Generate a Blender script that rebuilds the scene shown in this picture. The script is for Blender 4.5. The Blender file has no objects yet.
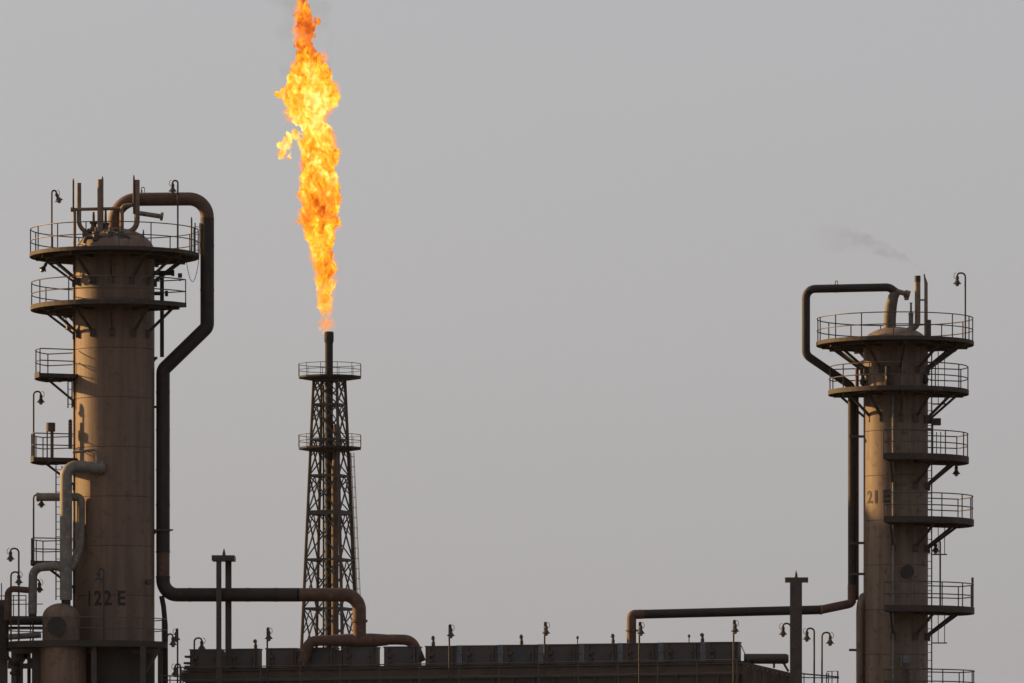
import bpy, math, random
from mathutils import Vector, noise
R = math.radians
random.seed(7)
scene = bpy.context.scene
C = bpy.context.collection

# ------------------------------------------------------------------ camera
F = 6000.0          # focal length in pixels of the 1024-wide picture
HOR = 850.0         # picture row of the eye-level horizon (below the frame)
ZC = 1.7
cam = bpy.data.cameras.new('camera')
cam.sensor_width = 36.0
cam.lens = F / 1024 * 36.0
cam.shift_y = (HOR - 341.5) / 1024
cam.clip_start = 1.0
cam.clip_end = 60000
camera = bpy.data.objects.new('camera', cam)
camera.location = (0, 0, ZC)
camera.rotation_euler = (R(90), 0, 0)
C.objects.link(camera)
scene.camera = camera

# ------------------------------------------------------------------ sky, sun, exposure
SUN_EL, SUN_AZ = 17.0, -70.0        # degrees; azimuth from +Y, negative = to the left
to_sun = Vector((math.sin(R(SUN_AZ)) * math.cos(R(SUN_EL)), math.cos(R(SUN_AZ)) * math.cos(R(SUN_EL)), math.sin(R(SUN_EL))))
world = bpy.data.worlds.new('World')
scene.world = world
world.use_nodes = True
wn = world.node_tree
wn.nodes.clear()
sky = wn.nodes.new('ShaderNodeTexSky')
sky.sky_type = 'NISHITA'
sky.sun_disc = False
sky.sun_elevation = R(SUN_EL)
sky.sun_rotation = R(SUN_AZ)
sky.dust_density = 6.0
sky.air_density = 1.0
hsv = wn.nodes.new('ShaderNodeHueSaturation')
hsv.inputs['Saturation'].default_value = 0.85
veil = wn.nodes.new('ShaderNodeMix')            # dust veil: a pall of even grey over the whole sky
veil.data_type = 'RGBA'
veil.inputs[0].default_value = 0.70
veil.inputs[7].default_value = (3.93, 3.86, 4.04, 1)
bg = wn.nodes.new('ShaderNodeBackground')
bg.inputs['Strength'].default_value = 0.081
wo = wn.nodes.new('ShaderNodeOutputWorld')
wn.links.new(sky.outputs[0], hsv.inputs['Color'])
wn.links.new(hsv.outputs[0], veil.inputs[6])
wn.links.new(veil.outputs[2], bg.inputs['Color'])
wn.links.new(bg.outputs[0], wo.inputs['Surface'])

sun = bpy.data.lights.new('sun', 'SUN')
sun.energy = 5.0
sun.angle = R(0.6)
sun.color = (1.0, 0.59, 0.22)
sun_o = bpy.data.objects.new('sun', sun)
sun_o.rotation_euler = to_sun.to_track_quat('Z', 'Y').to_euler()
sun_o.location = (-60, 100, 60)
C.objects.link(sun_o)

vs = scene.view_settings
vs.view_transform = 'Standard'
vs.look = 'None'
vs.exposure = 0.75
vs.gamma = 1.0
scene.render.filter_size = 1.9
scene.cycles.use_denoising = True
scene.cycles.volume_step_rate = 1.0
scene.cycles.volume_max_steps = 512

# ------------------------------------------------------------------ materials
MATS = {}
def mat(name, c1, c2=None, rough=0.6, metal=0.0, scale=1.2, stretch=(1, 1, 1), detail=6.0, bump=0.0, c3=None, spec=0.35):
    """two (three) tones of the surface's own colour mixed by noise: paint, rust and grime with shapes of their own"""
    m = bpy.data.materials.new(name)
    m.use_nodes = True
    nt = m.node_tree
    b = nt.nodes['Principled BSDF']
    b.inputs['Roughness'].default_value = rough
    b.inputs['Metallic'].default_value = metal
    b.inputs['Specular IOR Level'].default_value = spec
    tc = nt.nodes.new('ShaderNodeNewGeometry')
    mp = nt.nodes.new('ShaderNodeMapping')
    mp.inputs['Scale'].default_value = stretch
    nt.links.new(tc.outputs['Position'], mp.inputs['Vector'])
    n = nt.nodes.new('ShaderNodeTexNoise')
    n.inputs['Scale'].default_value = scale
    n.inputs['Detail'].default_value = detail
    n.inputs['Roughness'].default_value = 0.65
    nt.links.new(mp.outputs[0], n.inputs['Vector'])
    cr = nt.nodes.new('ShaderNodeValToRGB')
    cr.color_ramp.elements[0].position = 0.36
    cr.color_ramp.elements[1].position = 0.64
    cr.color_ramp.elements[0].color = (*c1, 1)
    cr.color_ramp.elements[1].color = (*(c2 or c1), 1)
    nt.links.new(n.outputs['Fac'], cr.inputs['Fac'])
    col = cr.outputs['Color']
    if c3:
        n2 = nt.nodes.new('ShaderNodeTexNoise')
        n2.inputs['Scale'].default_value = scale * 3.1
        n2.inputs['Detail'].default_value = 8
        nt.links.new(tc.outputs['Position'], n2.inputs['Vector'])
        r2 = nt.nodes.new('ShaderNodeValToRGB')
        r2.color_ramp.elements[0].position = 0.56
        r2.color_ramp.elements[1].position = 0.70
        mx = nt.nodes.new('ShaderNodeMix')
        mx.data_type = 'RGBA'
        nt.links.new(n2.outputs['Fac'], r2.inputs['Fac'])
        nt.links.new(r2.outputs['Color'], mx.inputs[0])
        nt.links.new(col, mx.inputs[6])
        mx.inputs[7].default_value = (*c3, 1)
        col = mx.outputs[2]
    nt.links.new(col, b.inputs['Base Color'])
    if bump:
        bp = nt.nodes.new('ShaderNodeBump')
        bp.inputs['Strength'].default_value = bump
        bp.inputs['Distance'].default_value = 0.02
        nt.links.new(n.outputs['Fac'], bp.inputs['Height'])
        nt.links.new(bp.outputs[0], b.inputs['Normal'])
    MATS[name] = m
    return m

mat('tan_paint', (.172, .113, .078), (.098, .065, .049), .62, scale=1.0, stretch=(2.4, 2.4, .14), c3=(.100, .060, .042), bump=.15)
mat('grey_brown_paint', (.178, .128, .093), (.098, .070, .054), .62, scale=1.0, stretch=(2.5, 2.5, .14), c3=(.085, .050, .034), bump=.15)
mat('rust_pipe', (.105, .055, .038), (.068, .037, .028), .7, scale=1.6, c3=(.140, .072, .042), bump=.2)
mat('black_pipe', (.016, .013, .014), (.026, .020, .019), .7, scale=1.5, c3=(.036, .024, .020), bump=.2)
mat('grey_pipe', (.165, .150, .130), (.110, .100, .088), .6, scale=2.2, c3=(.230, .215, .190), bump=.2)
mat('neck_paint', (.095, .078, .062), (.068, .055, .045), .65, scale=2.0, c3=(.060, .042, .032), bump=.1)
mat('vent_pipe', (.200, .135, .090), (.120, .080, .056), .6, scale=2.0, c3=(.090, .050, .035), bump=.1)
mat('dark_steel', (.036, .032, .031), (.060, .046, .038), .55, scale=1.8, c3=(.085, .050, .034), bump=.1)
mat('rail_steel', (.052, .048, .046), (.075, .062, .054), .5, scale=2.0)
mat('deck_steel', (.044, .034, .029), (.030, .025, .023), .75, scale=1.2, c3=(.075, .048, .034), bump=.2)
mat('header_paint', (.046, .044, .050), (.068, .056, .055), .6, scale=1.1, c3=(.080, .050, .038), bump=.15)
mat('plenum_paint', (.072, .052, .040), (.050, .037, .030), .65, scale=1.0, c3=(.085, .055, .038), bump=.15)
mat('pale_cover', (.150, .150, .165), (.100, .100, .112), .55, scale=2.0, c3=(.070, .058, .052))
mat('black_and_skirt_shade', (.024, .022, .022), (.036, .031, .028), .7, scale=1.4, bump=.2)  # black of small fittings, and painted-in shade on the left column's skirt
mat('stencil_black', (.016, .014, .014), (.026, .022, .020), .7, scale=5)
mat('flare_steel', (.026, .025, .027), (.042, .037, .036), .6, scale=1.0)
mat('flare_black', (.012, .011, .012), (.018, .016, .016), .8, scale=1.2)
mat('flare_rust', (.095, .056, .038), (.068, .042, .031), .7, scale=.8, c3=(.120, .075, .050))
mat('lamp_shade', (.022, .021, .021), (.038, .035, .033), .5, scale=6)
mat('lamp_glass', (.20, .20, .19), (.16, .16, .15), .2, scale=6, spec=.5)
mat('soil', (.080, .066, .052), (.055, .046, .038), .95, scale=.06, c3=(.100, .082, .064), bump=.3)
mat('concrete', (.15, .14, .12), (.09, .082, .072), .85, scale=.7, bump=.2)

# ------------------------------------------------------------------ helpers
def W(px, py, Y):
    """a picture position at the distance Y of the thing it belongs to -> a point in metres"""
    return Vector(((px - 512) * Y / F, Y, ZC + (HOR - py) * Y / F))

class MB:
    def __init__(self):
        self.v, self.f = [], []
    def add(self, vs_, fs):
        o = len(self.v)
        self.v += [Vector(p) for p in vs_]
        self.f += [tuple(i + o for i in q) for q in fs]
        return self
    def box(self, c, s, ax=None):
        c = Vector(c)
        ax = ax or (Vector((1, 0, 0)), Vector((0, 1, 0)), Vector((0, 0, 1)))
        vv = []
        for k in (-.5, .5):
            for j in (-.5, .5):
                for i in (-.5, .5):
                    vv.append(c + ax[0] * s[0] * i + ax[1] * s[1] * j + ax[2] * s[2] * k)
        return self.add(vv, [(0, 2, 3, 1), (4, 5, 7, 6), (0, 1, 5, 4), (2, 6, 7, 3), (0, 4, 6, 2), (1, 3, 7, 5)])
    def beam(self, a, b, w, h=None, up=Vector((0, 0, 1))):
        a, b = Vector(a), Vector(b)
        d = (b - a)
        L = d.length
        d.normalize()
        s = d.cross(up)
        if s.length < 1e-3:
            s = d.cross(Vector((0, 1, 0)))
        s.normalize()
        u = s.cross(d)
        return self.box((a + b) / 2, (L, w, h or w), (d, s, u))
    def hbeam(self, a, b, w, h, t=.025, face=Vector((0, -1, 0))):
        """an I/H section: two flanges and a web, flanges facing `face`"""
        a, b = Vector(a), Vector(b)
        d = (b - a).normalized()
        s = d.cross(face).normalized()
        u = s.cross(d).normalized()
        L = (b - a).length
        m = (a + b) / 2
        self.box(m + u * (h / 2 - t / 2), (L, w, t), (d, s, u))
        self.box(m - u * (h / 2 - t / 2), (L, w, t), (d, s, u))
        return self.box(m, (L, t, h - 2 * t - .002), (d, s, u))
    def tube(self, pts, r, n=10, closed=False, cap=True):
        pts = [Vector(p) for p in pts]
        m = len(pts)
        rr = r if isinstance(r, (list, tuple)) else [r] * m
        tang = []
        for i in range(m):
            if closed:
                t = pts[(i + 1) % m] - pts[i - 1]
            else:
                t = pts[min(i + 1, m - 1)] - pts[max(i - 1, 0)]
            tang.append(t.normalized())
        nrm = tang[0].orthogonal().normalized()
        vv, ff = [], []
        for i in range(m):
            nrm = (nrm - tang[i] * nrm.dot(tang[i])).normalized()
            bi = tang[i].cross(nrm)
            for k in range(n):
                a = 2 * math.pi * k / n
                vv.append(pts[i] + (nrm * math.cos(a) + bi * math.sin(a)) * rr[i])
        for i in range(m if closed else m - 1):
            j = (i + 1) % m
            for k in range(n):
                k2 = (k + 1) % n
                ff.append((i * n + k, i * n + k2, j * n + k2, j * n + k))
        if cap and not closed:
            ff.append(tuple(range(n - 1, -1, -1)))
            ff.append(tuple((m - 1) * n + k for k in range(n)))
        return self.add(vv, ff)
    def cyl(self, a, b, r, n=12, r2=None):
        return self.tube([a, b], [r, r if r2 is None else r2], n)
    def lathe(self, c, prof, n=32, axis=None):
        """prof: (radius, height) from bottom to top, turned about an axis through c"""
        c = Vector(c)
        z = (axis or Vector((0, 0, 1))).normalized()
        x = z.orthogonal().normalized()
        y = z.cross(x)
        vv, ff = [], []
        for (r, h) in prof:
            for k in range(n):
                a = 2 * math.pi * k / n
                vv.append(c + z * h + (x * math.cos(a) + y * math.sin(a)) * max(r, 1e-4))
        m = len(prof)
        for i in range(m - 1):
            for k in range(n):
                k2 = (k + 1) % n
                ff.append((i * n + k, i * n + k2, (i + 1) * n + k2, (i + 1) * n + k))
        ff.append(tuple(range(n - 1, -1, -1)))
        ff.append(tuple((m - 1) * n + k for k in range(n)))
        return self.add(vv, ff)

def root_loc(o):
    p = Vector((0, 0, 0))
    while o is not None:
        p += o.location
        o = o.parent
    return p

def part(name, mb, m, parent=None, smooth=False, kind=None, label=None):
    me = bpy.data.meshes.new(name)
    off = root_loc(parent) if parent else Vector((0, 0, 0))
    me.from_pydata([tuple(v - off) for v in mb.v], [], mb.f)
    me.materials.append(MATS[m] if isinstance(m, str) else m)
    if smooth:
        me.polygons.foreach_set('use_smooth', [True] * len(me.polygons))
        me.update()
        try:
            me.set_sharp_from_angle(angle=R(42))
        except Exception:
            pass
    me.update()
    o = bpy.data.objects.new(name, me)
    C.objects.link(o)
    if parent:
        o.parent = parent
    if kind:
        o['kind'] = kind
    if label:
        o['label'] = label
    return o

def tag(o, label, cat, group=None):
    o['label'] = label
    o['category'] = cat
    if group:
        o['group'] = group
    return o

def thing(name, loc, label, cat, group=None):
    o = bpy.data.objects.new(name, None)
    o.empty_display_size = .3
    o.location = loc
    C.objects.link(o)
    return tag(o, label, cat, group)

def fillet(pts, rad, n=7):
    """round the corners of a polyline"""
    pts = [Vector(p) for p in pts]
    out = [pts[0]]
    for i in range(1, len(pts) - 1):
        a, b, c = pts[i - 1], pts[i], pts[i + 1]
        u, v = (a - b), (c - b)
        lu, lv = u.length, v.length
        u.normalize(); v.normalize()
        ang = u.angle(v)
        if ang > math.pi - .02:
            out.append(b); continue
        d = min(rad / math.tan(ang / 2), lu * .49 if i > 1 else lu * .95, lv * .49 if i < len(pts) - 2 else lv * .95)
        rr = d * math.tan(ang / 2)
        p0, p1 = b + u * d, b + v * d
        cen = b + (u + v).normalized() * (rr / math.sin(ang / 2))
        e0, e1 = p0 - cen, p1 - cen
        tot = e0.angle(e1)
        for k in range(n + 1):
            t = k / n
            s0 = math.sin((1 - t) * tot) / math.sin(tot)
            s1 = math.sin(t * tot) / math.sin(tot)
            out.append(cen + e0 * s0 + e1 * s1)
    out.append(pts[-1])
    return out

def flange(parent, p, d, r, m='dark_steel', t=.09, name='flange', over=1.28):
    d = Vector(d).normalized()
    p = Vector(p)
    return part(name, MB().cyl(p - d * t / 2, p + d * t / 2, r * over, 16), m, parent, True)

# ------------------------------------------------------------------ the ground
g = MB().add([(-2500, -1000, 0), (2500, -1000, 0), (2500, 4000, 0), (-2500, 4000, 0)], [(0, 1, 2, 3)])
ground = part('ground', g, 'soil')
ground['kind'] = 'structure'
pad = MB().box((0, 250, .09), (52, 30, .17))
pv = part('pavement', pad, 'concrete')
pv['kind'] = 'structure'
PAD = .175

# ------------------------------------------------------------------ platforms, ladders, lamps
def ring_pts(cx, Yc, z, r, a0, a1, full=False):
    n = max(4, int(abs(a1 - a0) / 6))
    k = n if full else n + 1
    return [Vector((cx + r * math.sin(R(a0 + (a1 - a0) * i / n)), Yc - r * math.cos(R(a0 + (a1 - a0) * i / n)), z)) for i in range(k)]

def platform(parent, cpx, Yc, py, rpx, rin, a0=-180, a1=180, rail=1.02, posts=14, brackets=(), thick=.20, deckmat='deck_steel', strut=1.05, name='platform'):
    s = Yc / F
    cx = (cpx - 512) * s
    z = ZC + (HOR - py) * s
    ro = rpx * s
    full = abs(a1 - a0) >= 359
    n = max(4, int(abs(a1 - a0) / 6))
    mb = MB()
    outer = ring_pts(cx, Yc, z, ro, a0, a1, full)
    inner = ring_pts(cx, Yc, z, rin, a0, a1, full)
    k = len(outer)
    dz = Vector((0, 0, -.05))
    vv = outer + inner + [p + dz for p in outer] + [p + dz for p in inner]
    ff = []
    for i in range(n):
        j = (i + 1) % k
        ff.append((i, j, k + j, k + i))
        ff.append((2 * k + i, 3 * k + i, 3 * k + j, 2 * k + j))
        ff.append((i, 2 * k + i, 2 * k + j, j))
        ff.append((k + i, k + j, 3 * k + j, 3 * k + i))
    if not full:
        ff.append((0, k, 3 * k, 2 * k))
        ff.append((k - 1, 3 * k - 1, 4 * k - 1, 2 * k - 1))
    mb.add(vv, ff)
    deck = part(name, mb, deckmat, parent)
    # edge channel, as a real rim round the plate
    fas = MB()
    for (rr, zt, zb) in ((ro + .012, z + .06, z - thick),):
        A = ring_pts(cx, Yc, zt, rr, a0, a1, full)
        B = ring_pts(cx, Yc, zb, rr, a0, a1, full)
        A2 = ring_pts(cx, Yc, zt, rr - .03, a0, a1, full)
        B2 = ring_pts(cx, Yc, zb, rr - .03, a0, a1, full)
        kk = len(A)
        f2 = []
        for i in range(n):
            j = (i + 1) % kk
            f2 += [(i, kk + i, kk + j, j), (2 * kk + i, 2 * kk + j, 3 * kk + j, 3 * kk + i), (i, j, 2 * kk + j, 2 * kk + i), (kk + i, 3 * kk + i, 3 * kk + j, kk + j)]
        fas.add(A + B + A2 + B2, f2)
    if not full:
        for a in (a0, a1):
            d = Vector((math.sin(R(a)), -math.cos(R(a)), 0))
            base = Vector((cx, Yc, z - thick / 2 + .005))
            fas.beam(base + d * rin, base + d * ro, .03, thick)
    part('edge_channel', fas, deckmat, deck)
    rb = MB()
    rm = rin + (ro - rin) * .62
    A = ring_pts(cx, Yc, z - .13, rm, a0, a1, full)
    rb.tube(A, .075, 4, closed=full)
    part('ring_beam', rb, 'dark_steel', deck)
    # rails
    rr = ro - .03
    for nm, hh in (('top_rail', rail), ('mid_rail', rail * .52)):
        pts = ring_pts(cx, Yc, z + hh, rr, a0, a1, full)
        if not full:
            d0 = Vector((math.sin(R(a0)), -math.cos(R(a0)), 0)); d1 = Vector((math.sin(R(a1)), -math.cos(R(a1)), 0))
            cc = Vector((cx, Yc, z + hh))
            pts = [cc + d0 * (rin + .15)] + pts + [cc + d1 * (rin + .15)]
        part(nm, MB().tube(pts, .024, 6, closed=full), 'rail_steel', deck)
    angs = [a0 + (a1 - a0) * (i + (0 if not full else .3)) / (posts if full else posts - 1) for i in range(posts)]
    for a in angs:
        p = Vector((cx + rr * math.sin(R(a)), Yc - rr * math.cos(R(a)), z))
        part('rail_post', MB().box(p + Vector((0, 0, rail / 2)), (.045, .045, rail)), 'rail_steel', deck)
    for a in brackets:
        d = Vector((math.sin(R(a)), -math.cos(R(a)), 0))
        c0 = Vector((cx, Yc, z))
        b = MB()
        b.beam(c0 + d * (rin - .03) + Vector((0, 0, -.14)), c0 + d * (ro * .93) + Vector((0, 0, -.14)), .09, .16)
        b.beam(c0 + d * (rin - .03) + Vector((0, 0, -strut - .1)), c0 + d * (rin + (ro - rin) * .66) + Vector((0, 0, -.2)), .08, .10)
        b.box(c0 + d * (rin + .01) + Vector((0, 0, -strut - .1)), (.22, .22, .3))
        part('bracket', b, 'dark_steel', deck)
    return deck

def ladder(parent, p_bot, p_top, width, side, cage=None, m='rail_steel'):
    """two stiles, joined rungs, optional safety hoops"""
    a, b = Vector(p_bot), Vector(p_top)
    side = Vector(side).normalized() * width / 2
    st = part('ladder', MB().beam(a - side, b - side, .05, .06).beam(a + side, b + side, .05, .06), m, parent)
    n = max(2, int((b - a).length / .3))
    ru = MB()
    for i in range(n):
        p = a + (b - a) * ((i + .5) / n)
        ru.cyl(p - side, p + side, .014, 5)
    part('rungs', ru, m, st, kind='stuff')
    if cage:
        cdir = Vector(cage).normalized()
        r = .30
        hoops = MB()
        nh = max(2, int((b - a).length / .9))
        for i in range(nh):
            p = a + (b - a) * ((i + .6) / nh)
            pts = []
            for k in range(9):
                t = math.pi * k / 8
                pts.append(p + side.normalized() * r * math.cos(t) + cdir * r * 1.1 * math.sin(t))
            hoops.tube(pts, .016, 4)
        for t in (.3, .5, .7):
            o = side.normalized() * r * math.cos(math.pi * t) + cdir * r * 1.1 * math.sin(math.pi * t)
            hoops.beam(a + o + (b - a) * .15, b + o, .022)
        part('safety_cage', hoops, m, st)
    return st

LAMPS = 'gooseneck lamps about the plant'
def lamp(px, ytop, ybase, hx, Y, label, zbase=None, size=1.0, hang=None, tilt=0.0):
    """a pole with a swan neck that carries a bell-shaped lamp; hx is the picture column of the head"""
    s = Y / F
    base = W(px, ybase, Y)
    if zbase is not None:
        base.z = zbase
    o = thing('gooseneck_lamp', base, label, 'lamp', LAMPS)
    top = W(px, ytop, Y)
    head = W(hx, ytop, Y)
    dx = head.x - top.x
    e = .12 * (1 if dx > 0 else -1)
    pts = fillet([base, top, top + Vector((dx, 0, .0)), top + Vector((dx, 0, -.13 * size))], min(.2, abs(dx) * .6), 5)
    part('pole', MB().tube(pts, .036, 8), 'lamp_shade', o, True)
    hp = top + Vector((dx, 0, -.12 * size))
    ax = Vector((math.sin(tilt), 0, math.cos(tilt)))
    h = part('lamp_head', MB().lathe(hp, [(.045 * size, -.16 * size), (.075 * size, -.13 * size), (.075 * size, -.05 * size), (.05 * size, 0), (.03 * size, .02 * size)], 12, ax), 'lamp_shade', o, True)
    part('lamp_shade', MB().lathe(hp, [(.165 * size, -.335 * size), (.175 * size, -.33 * size), (.10 * size, -.235 * size), (.055 * size, -.15 * size)], 14, ax), 'lamp_shade', h, True)
    part('glass', MB().lathe(hp, [(.03 * size, -.43 * size), (.075 * size, -.40 * size), (.085 * size, -.34 * size)], 10, ax), 'lamp_glass', h, True)
    loop = []
    for k in range(9):
        t = math.pi * (k / 8 - .5)
        loop.append(hp + Vector((e * (.3 + .9 * math.cos(t)), 0, .0 + .13 * math.sin(t))))
    part('conduit', MB().tube(loop, .012, 5), 'rail_steel', o)
    return o

def hanging_lamp(px, py, Y, ztop, label, tilt=0.0):
    """a bell lamp on a short drop rod below a platform"""
    hp = W(px, py, Y)
    top = Vector((hp.x, hp.y, ztop))
    o = thing('hanging_lamp', top, label, 'lamp', 'lamps hung below platforms')
    part('rod', MB().cyl(hp, top, .022, 6), 'rail_steel', o)
    ax = Vector((math.sin(tilt), 0, math.cos(tilt)))
    h = part('lamp_head', MB().lathe(hp, [(.045, -.16), (.075, -.13), (.075, -.05), (.05, 0), (.03, .02)], 12, ax), 'lamp_shade', o, True)
    part('lamp_shade', MB().lathe(hp, [(.165, -.335), (.175, -.33), (.10, -.235), (.055, -.15)], 14, ax), 'lamp_shade', h, True)
    part('glass', MB().lathe(hp, [(.03, -.43), (.075, -.40), (.085, -.34)], 10, ax), 'lamp_glass', h, True)
    return o

def wrap_text(txt, parent, cx, Yc, r, phi0_px, zc, height, spacing=1.0, m='stencil_black', squeeze=1.0):
    cu = bpy.data.curves.new('number', 'FONT')
    cu.body = txt
    cu.size = 1.0
    cu.align_x = 'CENTER'
    cu.align_y = 'CENTER'
    cu.space_character = spacing
    cu.offset = .028
    cu.space_word = .45
    cu.resolution_u = 3
    ob = bpy.data.objects.new('number_tmp', cu)
    C.objects.link(ob)
    bpy.context.view_layer.update()
    dg = bpy.context.evaluated_depsgraph_get()
    me = bpy.data.meshes.new_from_object(ob.evaluated_get(dg))
    bpy.data.objects.remove(ob)
    zs = [v.co.y for v in me.vertices]
    k = height / (max(zs) - min(zs))
    mid = (max(zs) + min(zs)) / 2
    mb = MB()
    vv = []
    for v in me.vertices:
        a = phi0_px + v.co.x * k * squeeze / r
        vv.append((cx + (r + .012) * math.sin(a), Yc - (r + .012) * math.cos(a), zc + (v.co.y - mid) * k))
    mb.add(vv, [tuple(p.vertices) for p in me.polygons])
    bpy.data.meshes.remove(me)
    return part('number_marking', mb, m, parent)

def shell(parent, cx, Yc, r, z0, z1, n, m, label=None):
    """courses of rolled plate, each its own part, butted with a weld line between"""
    h = (z1 - z0) / n
    out = []
    for i in range(n):
        a, b = z0 + i * h, z0 + (i + 1) * h
        e = .018
        mb = MB().lathe((cx, Yc, 0), [(r - e, a + .001), (r, a + .014), (r, b - .014), (r - e, b - .001)], 64)
        out.append(part('shell_course', mb, m, parent, True))
    return out

# ================================================================== LEFT COLUMN
YL = 250.0
SL = YL / F
def L(px, py, dy=0.0):
    return W(px, py, YL + dy)
LX = L(115, 0).x
LR = 39.5 * SL
zL = lambda py: ZC + (HOR - py) * SL
colL = thing('distillation_column', (LX, YL, PAD), 'tall tan steel column stencilled 122 E with round railed platforms at its top', 'column', 'distillation columns')
shell(colL, LX, YL, LR, zL(646), zL(252), 8, 'tan_paint')
skirt = part('skirt', MB().lathe((LX, YL, 0), [(LR + .25, PAD), (LR + .25, PAD + .15), (LR + .01, PAD + .4), (LR + .01, zL(646))], 64), 'black_and_skirt_shade', colL, True, label='lower skirt of the column with the deck shade painted in')  # shade below the working deck is painted into the skirt colour
prof = [(LR, zL(252))]
for k in range(1, 9):
    t = math.pi / 2 * k / 8
    prof.append((LR * math.cos(t) if k < 8 else .02, zL(252) + 24 * SL * math.sin(t)))
part('dome_head', MB().lathe((LX, YL, 0), prof, 48), 'tan_paint', colL, True)
P1 = platform(colL, 114.5, YL, 255.5, 84.5, LR, posts=16, brackets=[-150, -120, -92, -62, -30, 0, 30, 60, 90, 120, 150], thick=.10, rail=1.06)
P2 = platform(colL, 115, YL, 308, 84, LR, -150, 61, posts=8, brackets=[-135, -92, -62, -30, 0, 32, 58], thick=.13)
# side landings on the left
P3 = platform(colL, 115, YL, 375.5, 80, LR, -118, -66, posts=5, brackets=[-92], thick=.17)
P4 = platform(colL, 115, YL, 459, 84, LR, -116, -70, posts=5, brackets=[-93], thick=.17, rail=1.0)
P5 = platform(colL, 115, YL, 562, 84, LR, -116, -72, posts=5, brackets=[-93], thick=.15, rail=.95)
# service risers clipped along the left limb
rs = part('riser_pipe', MB().tube([L(74.3, 620, .2), L(74.3, 247, .2)], .062, 10), 'vent_pipe', colL, True)
for py in (300, 345, 392, 440, 492, 516, 533, 548, 566, 590):
    part('clip', MB().box(L(75.6, py, .2), (.18, .08, .06)), 'dark_steel', rs)
ladder(colL, L(59, 600, -1.0), L(59, 466, -1.0), .26, (1, .4, 0))
ladder(colL, L(70, 408, -.3), L(70, 378, -.3), .17, (1, .3, 0))
wrap_text('122 E', colL, LX, YL, LR, math.asin((107 - 115) / 39.5), zL(599.5), 15 * SL, spacing=1.16, squeeze=.86)
part('manway', MB().cyl(L(148, 582, -1.1), L(149.5, 582, -1.3), .13, 14), 'dark_steel', colL, True)
# stubs and valves on the right limb
st = part('nozzle', MB().cyl(L(150, 273), L(173, 273), .10, 12), 'black_pipe', colL, True)
part('blind_flange', MB().cyl(L(171.5, 273), L(174.3, 273), .13, 14), 'black_pipe', st, True)
st = part('nozzle', MB().cyl(L(150, 293.5), L(164, 293.5), .08, 12), 'black_pipe', colL, True)
part('blind_flange', MB().cyl(L(165, 293.5), L(168, 293.5), .12, 14), 'black_pipe', st, True)
part('down_pipe', MB().tube([L(162, 274), L(162, 357)], .085, 10), 'black_pipe', colL, True)
part('junction_box', MB().box(L(180, 275.5, -.4), (.17, .15, .18)).cyl(L(180, 279, -.4), L(180, 281.2, -.4), .03, 6), 'dark_steel', P2)
for py in (358, 407, 531):
    b = MB().beam(L(150, py, -.1), L(157.5, py, -.1), .08, .10)
    if py != 407:
        b.beam(L(149, py + 9, -.1), L(156.5, py, -.1), .06, .07)
    part('pipe_bracket', b, 'dark_steel', colL)
b = MB().beam(L(146, 530, -.35), L(173, 530, -.35), .05, .07)
part('pipe_guide', b, 'dark_steel', colL)
# vents on the head
def jpipe(parent, px, ytop, ybend, ex, ey, rpx, dy=0.0, m='vent_pipe', name='vent_pipe'):
    return part(name, MB().tube(fillet([L(px, ytop, dy), L(px, ybend, dy), L(ex, ey, dy * .5)], .45, 6), rpx * SL, 12), m, parent, True)
jpipe(colL, 79, 183, 231, 91, 232.5, 2.3, -.5)
jpipe(colL, 100.2, 179.5, 240, 104, 242, 2.9, -.7)
jpipe(colL, 137, 180, 230.5, 124, 232.5, 2.8, -.5)
part('vent_pipe', MB().tube(fillet([L(121.8, 240, -.6), L(121.8, 206, -.6), L(132, 205, -.6)], .2, 5), 2.1 * SL, 10), 'vent_pipe', colL, True)
part('cross_pipe', MB().tube([L(71.5, 209.5, -.55), L(120, 208.5, -.55)], 1.7 * SL, 10).cyl(L(70.8, 209.5, -.55), L(72.8, 209.5, -.55), .1, 10), 'vent_pipe', colL, True)
part('standpipe', MB().tube([L(74.6, 251, -.55), L(74.6, 210, -.55)], 1.6 * SL, 10), 'vent_pipe', colL, True)
for (px, y0, y1, rr) in ((73.3, 178.5, 209, 1.0), (102.4, 176.5, 236, 1.1), (133.8, 175, 214, 1.0), (191.5, 217, 252, .9), (143.4, 229.5, 248, .8)):
    part('lightning_rod', MB().tube([L(px, y1, -.6), L(px, y0 + 3, -.6), L(px, y0, -.6)], [rr * SL, rr * SL, rr * SL * .5], 8), 'dark_steel', colL, True)
for px, y0, y1 in ((93.5, 212, 239), (105.5, 210, 240)):
    vb = part('relief_valve', MB().lathe(L(px, y1, -.5), [(.07, 0), (.07, .2), (.16, .22), (.16, .42), (.13, .5), (.13, .62), (.17, .64), (.17, .7), (.06, .74), (.06, .95), (.045, (y1 - y0) * SL)], 12), 'dark_steel', colL, True)
    part('bonnet', MB().cyl(L(px - 1.5, y1 - 8, -.55), L(px - 6, y1 - 8, -.55), .11, 10), 'dark_steel', vb, True)
part('valve_body', MB().cyl(L(82.5, 234, -.6), L(88.5, 234, -.6), .12, 10).cyl(L(85.5, 230, -.6), L(85.5, 240, -.6), .12, 10), 'dark_steel', colL, True)
mf = part('manifold', MB().tube(fillet([L(84, 243, -1.3), L(86, 237.5, -1.3), L(128, 236, -1.3), L(131, 246, -1.2)], .12, 4), .085, 10), 'dark_steel', colL, True)
for px in (96, 110, 121):
    part('valve_body', MB().lathe(L(px, 242, -1.3), [(.08, 0), (.15, .05), (.17, .2), (.12, .34), (.16, .36), (.16, .42), (.05, .44), (.05, .62)], 10), 'dark_steel', mf, True)
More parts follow.
